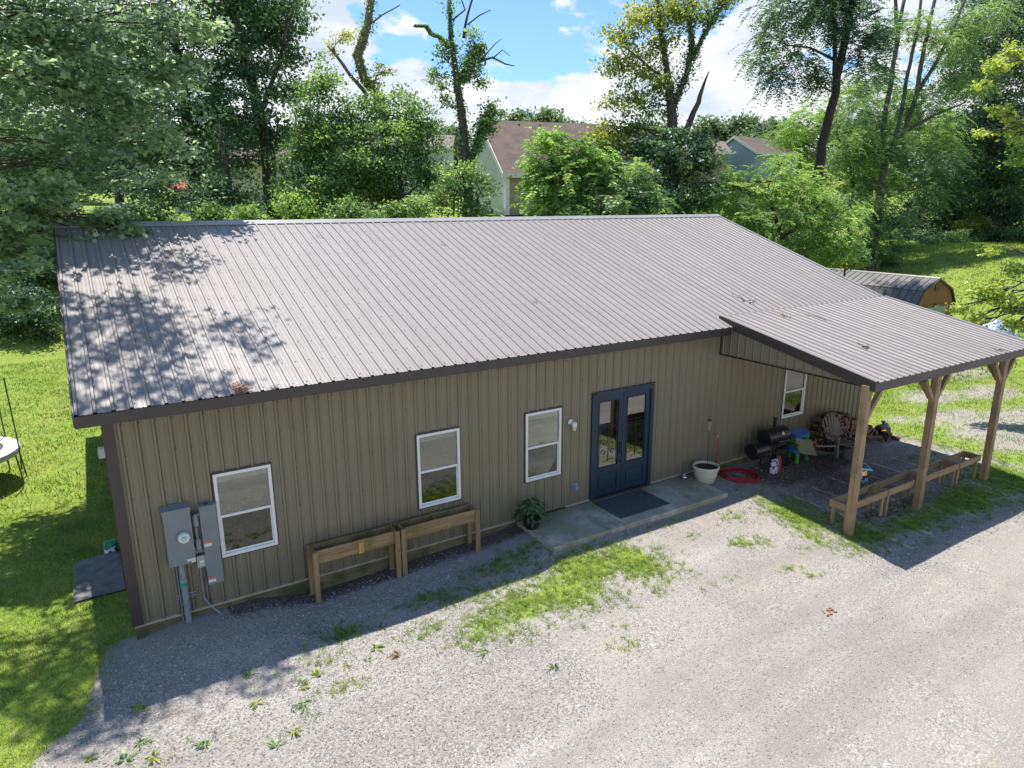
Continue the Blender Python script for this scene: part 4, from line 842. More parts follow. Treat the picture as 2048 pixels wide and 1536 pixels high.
for j_ in range(24):
    a = 2*math.pi*j_/24; k = 1+.12*math.cos(3*a); pr.append((15.72+.36*k*math.cos(a), -.52+.26*k*math.sin(a), .50))
b_.prism(pr, (0, 0, .03)); b_.prism([(15.72+(x-15.72)*.92, -.52+(y+.52)*.92, .53) for x, y, z in pr], (0, 0, .05)); b_.build('top_tray', 'blue_plastic', t)
b_ = MB(); b_.prism([(15.72+(x-15.72)*.95, -.52+(y+.52)*.95, .06) for x, y, z in pr], (0, 0, .09)); b_.build('lower_tray', 'blue_plastic', t)
for dx, dy in ((-.16, -.14), (.16, -.14), (0, .18)): MB().tube([(15.72+dx*1.3, -.52+dy*1.3, gp(15.7, -.5)-.01), (15.72+dx, -.52+dy, .12), (15.72+dx, -.52+dy, .51)], [.06, .05, .07], 10).build('leg', 'green_plastic', t)
MB().tube([(15.62, -.70, .12), (15.60, -.70, .5)], .012, 6).build('spout_pipe', 'white_plastic', t)
t = thing('camp_chair', 'folding camp chair with tan canvas back and thin dark legs', 'chair', (15.55, -1.15, -.2))
z0g = gp(15.5, -1.2)
MB().add([(15.27, -.92, .17), (15.50, -1.28, .17), (15.30, -1.20, .62), (15.08, -.88, .62), (15.40, -1.08, .16), (15.21, -1.02, .60)], [(0, 4, 5, 3), (4, 1, 2, 5)]).build('backrest', 'tan_canvas', t)
MB().add([(15.29, -.92, .17), (15.52, -1.28, .17), (15.98, -1.50, .21), (15.76, -1.08, .21), (15.64, -1.20, .15)], [(0, 1, 4), (1, 2, 4), (2, 3, 4), (3, 0, 4)]).build('seat', 'green_canvas', t)
for p0, p1 in (((15.29, -.94), (15.94, -1.50)), ((15.50, -1.28), (15.78, -1.06)), ((15.27, -.92), (15.52, -1.36)), ((15.78, -1.08), (15.98, -1.56)), ((15.50, -1.30), (16.0, -1.30))):
    MB().tube([(p0[0], p0[1], .2), (p1[0]+.02, p1[1]-.02, z0g)], .010, 6).build('leg', 'black_metal', t)
for q0, q1 in (((15.22, -.88, .44), (15.78, -1.00, .40)), ((15.44, -1.26, .44), (16.0, -1.44, .39))): MB().beam(q0, q1, .06, .02).build('armrest', 'tan_canvas', t)
for q0, q1 in (((15.78, -1.00, .40), (15.76, -1.08, .2)), ((16.0, -1.44, .39), (15.98, -1.50, .2))): MB().tube([q0, q1], .008, 6).build('arm_post', 'black_metal', t)
def adirondack(cx, cy, dz, m, label):
    """resin deck chair facing the yard, slatted fan back"""
    t = thing('deck_chair', label, 'chair', (cx, cy, gp(cx, cy)+dz), 'stacked resin deck chairs')
    z = gp(cx, cy)+dz; f = np.array((-.3, -.954)); s_ = np.array((.954, -.3))
    def Q(a, b_, h_): return (cx+s_[0]*a+f[0]*b_, cy+s_[1]*a+f[1]*b_, z+h_)
    for k in range(7):
        a = -.24+.08*k; top = 1.0-.9*abs(a)**1.6*2.2
        MB().add([Q(a*.8-.028, -.18, .26), Q(a*.8+.028, -.18, .26), Q(a*1.12+.034, -.42, top), Q(a*1.12-.034, -.42, top), Q(a*.8-.028, -.20, .25), Q(a*.8+.028, -.20, .25), Q(a*1.12+.034, -.445, top), Q(a*1.12-.034, -.445, top)], [(0, 1, 2, 3), (7, 6, 5, 4), (0, 4, 5, 1), (1, 5, 6, 2), (2, 6, 7, 3), (3, 7, 4, 0)]).build('back_slat', m, t)
    pts = [Q(.30*math.sin(q*1.5), -.36-.06*math.cos(q*1.2), 1.02-.36*abs(q)**2.2) for q in np.linspace(-1, 1, 13)]; MB().tube(pts, .016, 6).build('back_rim', m, t)
    for k in range(5): MB().beam(Q(-.25, -.14+k*.11, .27+.02*k), Q(.25, -.14+k*.11, .27+.02*k), .085, .018).build('seat_slat', m, t)
    for sg in (-1, 1):
        MB().beam(Q(sg*.32, -.36, .52), Q(sg*.34, .38, .56), .10, .025).build('armrest', m, t)
        MB().beam(Q(sg*.33, .36, 0), Q(sg*.33, .32, .55), .05, .06).build('leg', m, t); MB().beam(Q(sg*.28, -.48, 0), Q(sg*.27, .30, .34), .04, .07).build('leg', m, t)
    return t
adirondack(17.0, -.92, .14, 'resin_brown', 'tan resin deck chair on top of the dark ones, fan slatted back'); adirondack(16.93, -.88, .0, 'resin_dark', 'dark deck chair at the bottom of the stack by the firewood')
t = thing('storage_box', 'small grey storage box with a lid behind the corner porch post', 'box', (17.2, -1.15, -.2))
zz = gp(17.3, -1.2)
MB().bbox(17.02, 17.52, -1.38, -1.05, zz, zz+.38, .02).build('box_body', 'grey_plastic', t); MB().bbox(17.0, 17.54, -1.40, -1.03, zz+.38, zz+.43, .02).build('lid', 'grey_plastic', t)
# firewood: every split log is a thing
def log_mesh(seed):
    rr = random.Random(seed); k = rr.choice((3, 4, 5, 7)); n_ = k if k > 4 else k
    pts = [(math.cos(2*math.pi*j_/n_+.3)*rr.uniform(.8, 1.1), math.sin(2*math.pi*j_/n_+.3)*rr.uniform(.8, 1.1)) for j_ in range(n_)]
    vs = [(x*.07, -.2, z*.07) for x, z in pts]+[(x*.066, .2, z*.068) for x, z in pts]
    me = bpy.data.meshes.new('split_log'); me.from_pydata(vs, [], [tuple(range(n_)), tuple(range(2*n_-1, n_-1, -1))]+[(j_, n_+j_, n_+(j_+1) % n_, (j_+1) % n_) for j_ in range(n_)])
    me.materials.append(MATS['bark_brown']); me.materials.append(MATS['cut_wood'])
    me.polygons[0].material_index = 1; me.polygons[1].material_index = 1
    if rr.random() < .6:
        for p in list(me.polygons)[2:4]: p.material_index = 1
    return me
LM = [log_mesh(s_) for s_ in range(12)]
nl = 0
def topline(x): return float(np.interp(x, [16.55, 16.9, 17.6, 18.2, 18.8, 19.3, 19.6], [.15, .58, .80, .55, .30, .08, -.15]))
for row in range(11):
    x_ = 16.5+(.07 if row % 2 else 0)
    while x_ < 19.7:
        z_ = gp(x_, -.35)+.07+row*.115
        if z_ < topline(x_):
            o = bpy.data.objects.new('split_log', LM[rnd.randrange(12)]); COL.objects.link(o)
            o.location = (x_+rnd.uniform(-.015, .015), -.33+rnd.uniform(-.05, .05), z_+rnd.uniform(-.01, .01)); o.rotation_euler = (rnd.uniform(-.05, .05), rnd.uniform(0, 6.28), rnd.uniform(-.09, .09)); s_ = rnd.uniform(.85, 1.12); o.scale = (s_, 1, s_)
            tag(o, 'split log in the firewood stack against the wall at the barn corner', 'log', 'split logs in the firewood stack')
        x_ += .137
for k in range(9):
    o = bpy.data.objects.new('split_log', LM[rnd.randrange(12)]); COL.objects.link(o); xx = 18.9+rnd.uniform(0, .9); yy_ = -.75+rnd.uniform(-.2, .15); o.location = (xx, yy_, gp(xx, yy_)+.06+(.11 if k > 6 else 0)); o.rotation_euler = (rnd.uniform(-.1, .1), rnd.uniform(0, 6), rnd.uniform(-1.2, 1.2))
    tag(o, 'split log lying loose in front of the right end of the firewood stack', 'log', 'split logs lying loose by the stack')
t = thing('rubbish_bag', 'shiny black plastic bag on the ground beyond the firewood', 'bag', (19.9, -.5, -.3)); sack(19.95, -.45, .42, .36, .36, 'black_bag', 'bag_body', t, 9, .05); MB().lathe((20.0, -.42, gp(20, -.4)+.34), [(.05, 0), (.03, .04), (.08, .1), (.0, .08)], 8).build('bag_knot', 'black_bag', t)
t = thing('plastic_slide', 'tall green plastic panel standing at the far right corner of the wall', 'play panel', (19.8, .2, -.35))
MB().bbox(19.55, 20.02, .04, .16, -.42, .95, .03).build('panel', 'teal_plastic', t); MB().tube([(20.0, .10, -.42), (20.0, .10, 1.0)], .03, 8).tube([(19.57, .10, -.42), (19.57, .10, 1.0)], .03, 8).build('rim', 'teal_plastic', t)
# solar lamp strapped to the corner post
t = thing('solar_lamp', 'orange solar lamp with blue rimmed panel tied to the corner porch post', 'lamp', (13.15, -3.82, 1.0))
MB().add([(13.06, -3.90, 1.20), (13.36, -3.96, 1.12), (13.40, -3.76, 1.20), (13.10, -3.72, 1.28), (13.06, -3.90, 1.18), (13.36, -3.96, 1.10), (13.40, -3.76, 1.18), (13.10, -3.72, 1.26)], [(0, 1, 2, 3), (7, 6, 5, 4), (0, 4, 5, 1), (1, 5, 6, 2), (2, 6, 7, 3), (3, 7, 4, 0)]).build('panel_frame', 'light_blue', t)
MB().add([(13.095, -3.89, 1.205), (13.335, -3.935, 1.140), (13.365, -3.785, 1.200), (13.125, -3.745, 1.265)], [(0, 1, 2, 3)]).build('solar_panel', 'solar_glass', t)
MB().bbox(13.035, 13.12, -3.90, -3.80, .98, 1.18, .02).build('lamp_body', 'orange_plastic', t); MB().bbox(13.20, 13.29, -3.90, -3.82, 1.0, 1.12, .02).build('lamp_head', 'orange_plastic', t); MB().bbox(13.12, 13.20, -3.90, -3.85, 1.02, 1.10, .015).build('lens', 'white_plastic', t)
MB().tube([(12.86, -3.94, 1.10), (12.95, -3.945, 1.02), (13.04, -3.94, 1.08), (13.04, -3.76, 1.1), (12.86, -3.76, 1.1), (12.86, -3.94, 1.10)], .006, 5).build('strap', 'pale_plastic', t)
MB().tube([(13.10, -3.88, .98), (13.15, -3.90, .86), (13.25, -3.92, .92), (13.33, -3.90, .84), (13.20, -3.88, .88), (13.40, -3.86, .90)], .007, 5).build('cord', 'light_blue', t)

# ------------------------------------------------------------------ left lawn
t = thing('trampoline', 'round trampoline with pale pad and green legs, cut off by the left edge', 'trampoline', (-3.5, 9.3, -.3))
TC, TR, TZ = (-3.50, 9.35), 1.42, .62
def ring(r0, r1, z0_, z1_, m, nm, k=36):
    b_ = MB(); vs = []
    for j_ in range(k):
        a = 2*math.pi*j_/k
        for r_, z_ in ((r0, z0_), (r1, z0_), (r1, z1_), (r0, z1_)): vs.append((TC[0]+r_*math.cos(a), TC[1]+r_*math.sin(a), z_))
    fs = [(j_*4+q, ((j_+1) % k)*4+q, ((j_+1) % k)*4+(q+1) % 4, j_*4+(q+1) % 4) for j_ in range(k) for q in range(4)]
    return b_.add(vs, fs).build(nm, m, t)
ring(1.08, TR, TZ, TZ+.035, 'pad_white', 'spring_pad'); MB().lathe((TC[0], TC[1], TZ-.01), [(1.08, 0), (0, -.03)], 36).build('jump_mat', 'net_grey', t)
ring(TR-.03, TR+.005, TZ-.10, TZ-.004, 'pad_white', 'pad_skirt')
for k in range(6):
    a = math.radians(-15+60*k); a2 = a+math.radians(26)
    q = lambda a_, r_, z_: (TC[0]+r_*math.cos(a_), TC[1]+r_*math.sin(a_), z_)
    MB().tube([q(a, TR-.05, TZ-.05), q(a, TR+.02, -.30), q((a+a2)/2, TR+.03, -.30), q(a2, TR+.02, -.30), q(a2, TR-.05, TZ-.05)], .02, 7).build('leg', 'pole_green', t)
    MB().tube([q(a, TR+.03, .1), q(a, TR+.06, TZ+.05), q(a, TR+.02, 2.5)], .018, 7).build('net_pole', 'pole_green', t)
t = thing('green_bag', 'crumpled green and white plastic bag at the foot of the left end wall', 'bag', (-.42, 3.65, -.3)); sack(-.42, 3.7, .22, .2, .24, 'teal_plastic', 'bag_top', t, 12, .02); sack(-.42, 3.62, .2, .16, .13, 'bag_white', 'bag_side', t, 14, .01)
t = thing('end_wall_lamp', 'small white light box high on the left end wall', 'lamp', (-.3, 2.0, 2.4)); MB().box(-.33, -.22, 1.9, 2.05, 2.28, 2.45).build('lamp_box', 'white_plastic', t); MB().box(-.34, -.33, 1.92, 2.03, 2.30, 2.40).build('lens', 'pale_plastic', t)

# ------------------------------------------------------------------ gambrel shed
N = at(1880, 557, 42); Fp = at(1655, 537, 42*144/124); Fp[2] = N[2]
u = Fp-N; SLn = float(np.linalg.norm(u[:2])); u = np.array((u[0], u[1], 0))/SLn; v = np.array((-u[1], u[0], 0))
if np.dot(v, RT) < 0: v = -v                                                 # v points to the right in the picture
zr = N[2]; shed = thing('garden_shed', 'barn shaped wooden garden shed with grey metal roof beyond the porch', 'shed', tuple(N+u*SLn/2-np.array((0, 0, 3.2))))
half = [(0, 0), (1.45, -.66), (2.16, -1.9)]
def SP(a, b_, z_): return N+u*a+v*b_+np.array((0, 0, z_))
gz = -3.3
prof = [(-2.08, gz), (-2.08, -1.9), (-1.41, -.70), (0, -.05), (1.41, -.70), (2.08, -1.9), (2.08, gz)]
# gable boards, one by one above the door and at its sides
DW, DZ = 1.25, -1.75
def gtop(b_): return float(np.interp(abs(b_), [0, 1.41, 2.08], [-.05, -.70, -1.9]))
k = -2.08
while k < 2.08-.01:
    k2 = min(k+.13, 2.08); m0, m1 = k+.004, k2-.004
    lo = DZ+.12 if abs((k+k2)/2) < DW else gz
    MB().prism([SP(.10, m0, lo), SP(.10, m1, lo), SP(.10, m1, gtop(m1)), SP(.10, m0, gtop(m0))], tuple(-u*.02)).build('gable_board', 'shed_wood', shed); k = k2
MB().prism([SP(.12, b_, z_) for b_, z_ in prof], tuple(u*.05)).build('end_wall', 'shed_wood', shed); MB().prism([SP(SLn-.1, b_, z_) for b_, z_ in prof], tuple(u*.05)).build('end_wall', 'shed_wood', shed)
for sg in (-1, 1): MB().add([SP(.12, sg*2.05, gz), SP(SLn-.1, sg*2.05, gz), SP(SLn-.1, sg*2.05, -1.85), SP(.12, sg*2.05, -1.85)], [(0, 1, 2, 3)]).build('side_wall', 'shed_wood', shed)
sp_ = SLn/17
for sg in (-1, 1):
    for (b0, z0_), (b1, z1_) in zip(half[:-1], half[1:]):
        for k in range(17):
            b_ = MB(); a0, a1 = k*sp_+.006, (k+1)*sp_-.006; up_ = np.array((0, 0, .03))
            p = [SP(a0, sg*b0, z0_), SP(a1, sg*b0, z0_), SP(a1, sg*(b1+.04), z1_-.03), SP(a0, sg*(b1+.04), z1_-.03)]; b_.prism(p, (0, 0, .02))
            b_.prism([p[0], p[0]+u*.035, p[3]+u*.035, p[3]], (0, 0, .06)); b_.build('roof_panel', 'shed_roof', shed)
MB().prism([SP(-.04, -.10, .0), SP(-.04, 0, .075), SP(-.04, .10, .0)], tuple(u*(SLn+.06))).build('ridge_cap', 'shed_roof', shed)
for sg in (-1, 1): MB().beam(SP(-.05, sg*1.47, -.70), SP(SLn, sg*1.47, -.70), .05, .05).build('eave_trim', 'dark_trim', shed)
fr = MB()
for sg in (-1, 1):
    fr.beam(SP(-.03, 0, -.05), SP(-.03, sg*1.45, -.73), .06, .10); fr.beam(SP(-.03, sg*1.45, -.73), SP(-.03, sg*2.16, -1.95), .06, .10)
fr.build('rake_trim', 'dark_trim', shed)
MB().beam(SP(.055, -2.0, DZ+.1), SP(.055, 2.0, DZ+.1), .03, .12).build('door_header', 'shed_wood', shed)
for k in range(10): MB().beam(SP(.07, -DW+.04, DZ-.08-k*.165), SP(.07, DW-.04, DZ-.08-k*.165), .03, .15).build('door_slat', 'shed_door', shed)
MB().beam(SP(.05, -.24, -.58), SP(.05, .24, -.58), .04, .34).build('gable_vent', 'dark_trim', shed)
lp = MB().beam(SP(.03, -.08, DZ+.16), SP(.03, .08, DZ+.16), .06, .10).build('shed_lamp', 'black_metal', shed)
for sg in (-1, 1):
    p = SP(-.02, sg*.12, DZ+.10); MB().lathe_axis(p, tuple(-u*.8+v*sg*.4+np.array((0, 0, -.4))), [(.03, 0), (.07, .10), (0, .09)], 10).build('lamp_head', 'white_plastic', lp)
# pale tarp over a heap beside the shed
tc_ = at(1980, 660, 36); rr = np.random.default_rng(2); b_ = MB(); k_ = 15; hts = {}
for i_ in range(k_):
    for j_ in range(k_):
        a_, c_ = (i_/(k_-1)-.5), (j_/(k_-1)-.5); e_ = 1-max(abs(a_), abs(c_))*2; hts[i_, j_] = (tc_[0]+a_*3.4, tc_[1]+c_*2.2, gp(tc_[0], tc_[1])+.02+min(1, e_*2.4)*(1.0+.35*math.sin(a_*9)*math.cos(c_*7)+rr.uniform(-.08, .08)))
vs = [hts[i_, j_] for i_ in range(k_) for j_ in range(k_)]; fs = [(i_*k_+j_, (i_+1)*k_+j_, (i_+1)*k_+j_+1, i_*k_+j_+1) for i_ in range(k_-1) for j_ in range(k_-1)]
tag(b_.add(vs, fs).build('tarp_heap', 'tarp'), 'pale blue tarp draped over a heap beside the garden shed', 'tarp')

# ------------------------------------------------------------------ neighbours' houses
def house(label, corner, u, L, W_, eave, ridge, wallm, roofm, zb, wins_=(), over=.35, recess=False):
    """corner = the near eave corner on the ground, u = along the ridge, gable faces -u"""
    u = np.array((*u, 0.0)); u /= np.linalg.norm(u); v = np.array((-u[1], u[0], 0.0))     # v = away from the near eave
    C0 = np.array((corner[0], corner[1], zb)); q = lambda a, b_, z_: C0+u*a+v*b_+np.array((0, 0, z_))
    t = thing('neighbour_house', label, 'house', tuple(C0))
    h2 = W_/2
    for a, ext in ((0, .15), (L-.15, .15)): MB().prism([q(a, 0, 0), q(a, W_, 0), q(a, W_, eave), q(a, h2, ridge), q(a, 0, eave)], tuple(u*ext)).build('gable_wall', wallm, t)
    MB().prism([q(.15, .0, 0), q(L-.15, .0, 0), q(L-.15, .0, eave), q(.15, .0, eave)], tuple(v*.15)).build('wall', 'house_tan' if recess else wallm, t)
    MB().prism([q(.15, W_-.15, 0), q(L-.15, W_-.15, 0), q(L-.15, W_-.15, eave), q(.15, W_-.15, eave)], tuple(v*.15)).build('wall', wallm, t)
    dz = (ridge-eave)/h2*over
    for s0, s1 in ((-over, h2), (W_+over, h2)):
        MB().prism([q(-over, s0, eave-dz+.05), q(L+over, s0, eave-dz+.05), q(L+over, s1, ridge+.05), q(-over, s1, ridge+.05)], (0, 0, .14)).build('roof', roofm, t)
        MB().prism([q(-over-.03, s0, eave-dz-.12), q(-over-.03, s1, ridge-.12), q(-over-.03, s1, ridge+.20), q(-over-.03, s0, eave-dz+.20)], tuple(u*.03)).build('rake_board', 'house_white_trim', t)
    MB().prism([q(-over, -over-.03, eave-dz-.1), q(L+over, -over-.03, eave-dz-.1), q(L+over, -over-.03, eave-dz+.18), q(-over, -over-.03, eave-dz+.18)], tuple(v*.03)).build('eave_board', 'house_white_trim', t)
    for (a, z_, w_, h_) in wins_:
        f = MB().prism([q(a, -.04, z_), q(a+w_, -.04, z_), q(a+w_, -.04, z_+h_), q(a, -.04, z_+h_)], tuple(v*.05)).build('window', 'house_white_trim', t)
        MB().prism([q(a+.08, -.05, z_+.08), q(a+w_-.08, -.05, z_+.08), q(a+w_-.08, -.05, z_+h_-.08), q(a+.08, -.05, z_+h_-.08)], tuple(v*.01)).build('pane', 'solar_glass', f)
    for k in range(3): MB().prism([q(L*.25+k*1.6, h2*.9, ridge-.55), q(L*.25+k*1.6+.12, h2*.9, ridge-.55), q(L*.25+k*1.6+.12, h2*.9+.12, ridge-.55), q(L*.25+k*1.6, h2*.9+.12, ridge-.55)], (0, 0, .5)).build('vent_pipe', 'black_metal', t)
    return t, q
ec = at(1013, 348, 45); ap = at(954, 250, 50.2); rp = at(1190, 258, 53)
ud = rp-ap; ud = ud[:2]/np.linalg.norm(ud[:2])
zb_ = float(H(ec[0], ec[1]))
hA, q = house('house with brown shingle roof, grey siding gable and white porch column', (ec[0], ec[1]), ud, 9.6, 10.5, ec[2]-zb_+.1, ap[2]-zb_, 'lap_grey', 'shingles', zb_, [(1.2, .9, 1.6, 1.4), (5, .9, 1.2, 1.4)], recess=True)
MB().beam(q(-.05, -.15, 0), q(-.05, -.15, ec[2]-zb_-.15), .28, .28, up=(1, 0, 0)).build('porch_column', 'house_white_trim', hA)
MB().prism([q(3.4, -.6, ec[2]-zb_-.2), q(7.6, -.6, ec[2]-zb_-.2), q(5.5, 2.4, ec[2]-zb_+2.3)], (0, 0, .1)).build('porch_roof', 'shingles_tan', hA)
for k in range(5): MB().beam(q(-.6-.25*k, -.4, .25+.12*k), q(-.6-.25*k, .9, .25+.12*k), .25, .06).build('stair_tread', 'house_white_trim', hA)
hs = lambda px, py, d_, u_, L, W_, eave, rise, wm, rm, label, wn_=(): house(label, tuple(at(px, py, d_)[:2]), u_, L, W_, eave, eave+rise, wm, rm, at(px, py, d_)[2]-eave, wn_)
hs(1512, 303, 80, (1.0, .09), 9, 6.0, 3.2, 1.75, 'lap_blue', 'shingles', 'blue sided gable house above the bright green locust tree')
hs(1262, 304, 75, (1.0, .09), 6, 4.6, 3.2, 1.6, 'lap_grey', 'shingles_tan', 'small grey gable glimpsed left of the ivy covered trunk')
hs(1385, 304, 77, (.86, -.5), 4.0, 5.5, 3.2, 1.2, 'house_tan', 'shingles_tan', 'low tan wall and roof just left of the blue gable')
eb = at(897, 292, 56)
house('pale sided house left of the tall ivy covered trunk', (eb[0]-9*.86, eb[1]+9*.5), (.86, -.5), 9, 7, 3.6, 4.7, 'lap_grey', 'shingles_tan', eb[2]-3.7, [(2, 1.4, 1, 1.3), (6, 1.4, 1, 1.3)])
eb = at(560, 322, 50)
house('beige sided house behind the trees at the left', (eb[0]-8*.86, eb[1]+8*.5), (.86, -.5), 8, 7, 3.6, 4.6, 'lap_beige', 'shingles', eb[2]-3.7, [])
# red patio umbrella
uc = at(372, 372, 44); zg = gp(uc[0], uc[1]); t = thing('patio_umbrella', 'red patio umbrella glimpsed between the tree trunks at the left', 'umbrella', (uc[0], uc[1], zg))
MB().lathe((uc[0], uc[1], uc[2]-.25), [(1.3, 0), (1.28, .05), (.6, .38), (0, .55)], 8).build('canopy', 'red_cloth', t); MB().tube([(uc[0], uc[1], zg), (uc[0], uc[1], uc[2]+.3)], .03, 6).build('pole', 'dark_trim', t)

# ------------------------------------------------------------------ trees
def unit(n_): d = R.normal(size=(n_, 3)); return d/np.linalg.norm(d, axis=1, keepdims=True)
def leaf_quads(Pos, size, flat=1.0, aspect=.62, T=None):
    n_ = len(Pos); nrm = R.normal(size=(n_, 3))*.75; nrm[:, 2] += flat*.75; nrm /= np.linalg.norm(nrm, axis=1, keepdims=True)
    t_ = np.cross(nrm, unit(n_)); t_ /= np.linalg.norm(t_, axis=1, keepdims=True)+1e-9
    s_ = np.cross(nrm, t_); L = (size*R.uniform(.55, 1.4, n_))[:, None]; w_ = L*aspect
    V_ = np.empty((n_, 4, 3)); V_[:, 0] = Pos-t_*L*.5; V_[:, 1] = Pos+s_*w_*.5+nrm*L*.10; V_[:, 2] = Pos+t_*L*.5; V_[:, 3] = Pos-s_*w_*.5+nrm*L*.10
    return V_.reshape(-1, 3)
def lobed_leaves(Pos, size):
    """ten cornered maple leaves"""
    n_ = len(Pos); nrm = R.normal(size=(n_, 3))*.55; nrm[:, 2] += 1; nrm /= np.linalg.norm(nrm, axis=1, keepdims=True)
    t_ = np.cross(nrm, unit(n_)); t_ /= np.linalg.norm(t_, axis=1, keepdims=True)+1e-9; s_ = np.cross(nrm, t_); L = (size*R.uniform(.7, 1.25, n_))[:, None]
    out_ = np.empty((n_, 10, 3)); shape = [(-.35, 0), (-.28, .22), (-.40, .46), (-.05, .30), (.14, .50), (.18, .20), (.60, 0), (.18, -.20), (.14, -.50), (-.10, -.30)]
    for k, (a, b_) in enumerate(shape): out_[:, k] = Pos+t_*L*a+s_*L*b_-nrm*L*(.35*(a*a+b_*b_))
    return out_.reshape(-1, 3)
def fronds(C, dirs, Lf, leaflet, pairs=8, droop=.5):
    """compound leaves: leaflets in pairs along a drooping stalk"""
    n_ = len(C); h = dirs.copy(); h /= np.linalg.norm(h, axis=1, keepdims=True)+1e-9; s_ = np.cross(h, np.array((0, 0, 1.0))); s_ /= np.linalg.norm(s_, axis=1, keepdims=True)+1e-9
    Ls = Lf*R.uniform(.7, 1.25, n_)[:, None]; out_ = np.empty((n_, pairs, 2, 4, 3))
    for i_ in range(pairs):
        f = (i_+.8)/pairs; p = C+h*Ls*f; p[:, 2] -= (Ls[:, 0]*droop*f*f)
        for j_, sg in enumerate((-1, 1)):
            d_ = s_*sg*.85+h*.45+np.array((0, 0, -.25))+R.normal(size=(n_, 3))*.12; d_ /= np.linalg.norm(d_, axis=1, keepdims=True)
            nn = R.normal(size=(n_, 3))*.8+np.array((0, 0, .8)); w_ = np.cross(d_, nn); w_ /= np.linalg.norm(w_, axis=1, keepdims=True)+1e-9; w_ = w_*leaflet*.17; l_ = d_*leaflet*(1-.35*abs(f-.5)*2)
            out_[:, i_, j_, 0] = p; out_[:, i_, j_, 1] = p+l_*.45+w_; out_[:, i_, j_, 2] = p+l_; out_[:, i_, j_, 3] = p+l_*.45-w_
    return out_.reshape(-1, 3), pairs*2
DENS = 4.3
def cluster_points(blobs, per_m2, bias=.45):
    """clumps of leaves gathered on drooping pads, one pad per bough: positions, outward directions, tint"""
    P_, D_, T_ = [], [], []
    for cen, rad, tb in blobs:
        rad = np.array(rad); a = rad[0]*rad[2]*math.pi; n_ = max(6, int(a*per_m2*DENS)); rm = float((rad[0]*rad[2])**.5)
        nb = int(np.clip(6+a*.9, 6, 26)); bd = unit(nb); br_ = R.uniform(max(.25, bias), 1.0, nb)
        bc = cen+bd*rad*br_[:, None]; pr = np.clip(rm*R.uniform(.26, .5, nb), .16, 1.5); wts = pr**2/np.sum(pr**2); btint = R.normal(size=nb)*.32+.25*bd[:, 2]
        k = R.choice(nb, n_, p=wts); q = R.normal(size=(n_, 3))*np.array((.58, .58, .30)); rr_ = np.linalg.norm(q[:, :2], axis=1)
        q[:, 2] -= .20*rr_**1.5; pos = bc[k]+q*pr[k][:, None]; stray = R.uniform(0, 1, n_) < .22; d = unit(n_)
        pos = np.where(stray[:, None], cen+d*rad*(.4+.65*R.uniform(0, 1, (n_, 1))), pos)
        od = pos-cen; od /= np.linalg.norm(od, axis=1, keepdims=True)+1e-9
        P_.append(pos); D_.append(od); T_.append(tb+btint[k])
    return np.concatenate(P_), np.concatenate(D_), np.concatenate(T_)
def crown(parent, blobs, m, mode='leaf', per_m2=5, leaves=22, size=.12, spread=.38, name='crown', flat=1.0, bias=.45, keep_out=None, frond_len=.55, pairs=7, droop=.5):
    C, D, TB = cluster_points(blobs, per_m2, bias)
    if keep_out is not None:
        k = keep_out(C); C, D, TB = C[k], D[k], TB[k]
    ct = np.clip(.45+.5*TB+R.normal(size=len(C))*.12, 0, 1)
    if mode == 'frond':
        n_ = max(1, leaves//(pairs*2)); C2 = np.repeat(C, n_, 0)+R.normal(size=(len(C)*n_, 3))*spread*.5; D2 = np.repeat(D, n_, 0)*.8+unit(len(C)*n_)*.8; D2[:, 2] *= .45
        V_, k = fronds(C2, D2, frond_len, size, pairs, droop); T_ = np.repeat(np.clip(np.repeat(ct, n_)+R.normal(size=len(C2))*.12, 0, 1), k)
        return fast_mesh(name, V_, 4, m, parent, T_)
    Pos = np.repeat(C, leaves, 0)+R.normal(size=(len(C)*leaves, 3))*np.array((spread, spread, spread*.42))*.8; T_ = np.clip(np.repeat(ct, leaves)+R.normal(size=len(Pos))*.24, 0, 1)
    if mode == 'lobed': return fast_mesh(name, lobed_leaves(Pos, size), 10, m, parent, T_)
    return fast_mesh(name, leaf_quads(Pos, size, flat), 4, m, parent, T_)
def wobble(p0, p1, n_, amp, sag=0.0):
    p0, p1 = np.array(p0), np.array(p1); L = np.linalg.norm(p1-p0); out_ = []
    for k in range(n_+1):
        f = k/n_; q = p0*(1-f)+p1*f+R.normal(size=3)*amp*L*math.sin(math.pi*f); q[2] += sag*L*math.sin(math.pi*f); out_.append(q)
    return out_
def limbs(mb, trunk_pts, trunk_r, blobs, twigs=5, thick=1.0):
    T = np.array(trunk_pts)
    for cen, rad, tb in blobs:
        d = np.linalg.norm(T-cen, axis=1)+np.where(T[:, 2] > cen[2]-.2, 2.5, 0); i_ = int(np.argmin(d)); r0 = max(.02, trunk_r[i_]*.42)*thick
        path = wobble(T[i_], cen, 5, .05, .06); mb.tube(path, list(np.linspace(r0, .018, 6)), 5)
        for k in range(twigs):
            e_ = cen+unit(1)[0]*np.array(rad)*.85; mb.tube(wobble(path[3 if k % 2 else 4], e_, 3, .07, .03), [.022, .016, .011, .006], 4)
def pxblobs(lst, depth, dd=0.9):
    """(px, py, half width px[, half height px[, depth offset[, tint]]]) -> centre and radii in metres"""
    out_ = []
    for b_ in lst:
        px, py, rx = b_[:3]; rz = b_[3] if len(b_) > 3 and b_[3] else rx; do = b_[4] if len(b_) > 4 else float(R.uniform(-1, 1)*rx/FPX*depth*dd); tb = b_[5] if len(b_) > 5 else float(R.uniform(-.35, .35))
        d_ = depth+do; sc_ = d_/FPX; out_.append((at(px, py, d_), (rx*sc_, min(rx, rz*1.2)*sc_, rz*sc_), tb))
    return out_
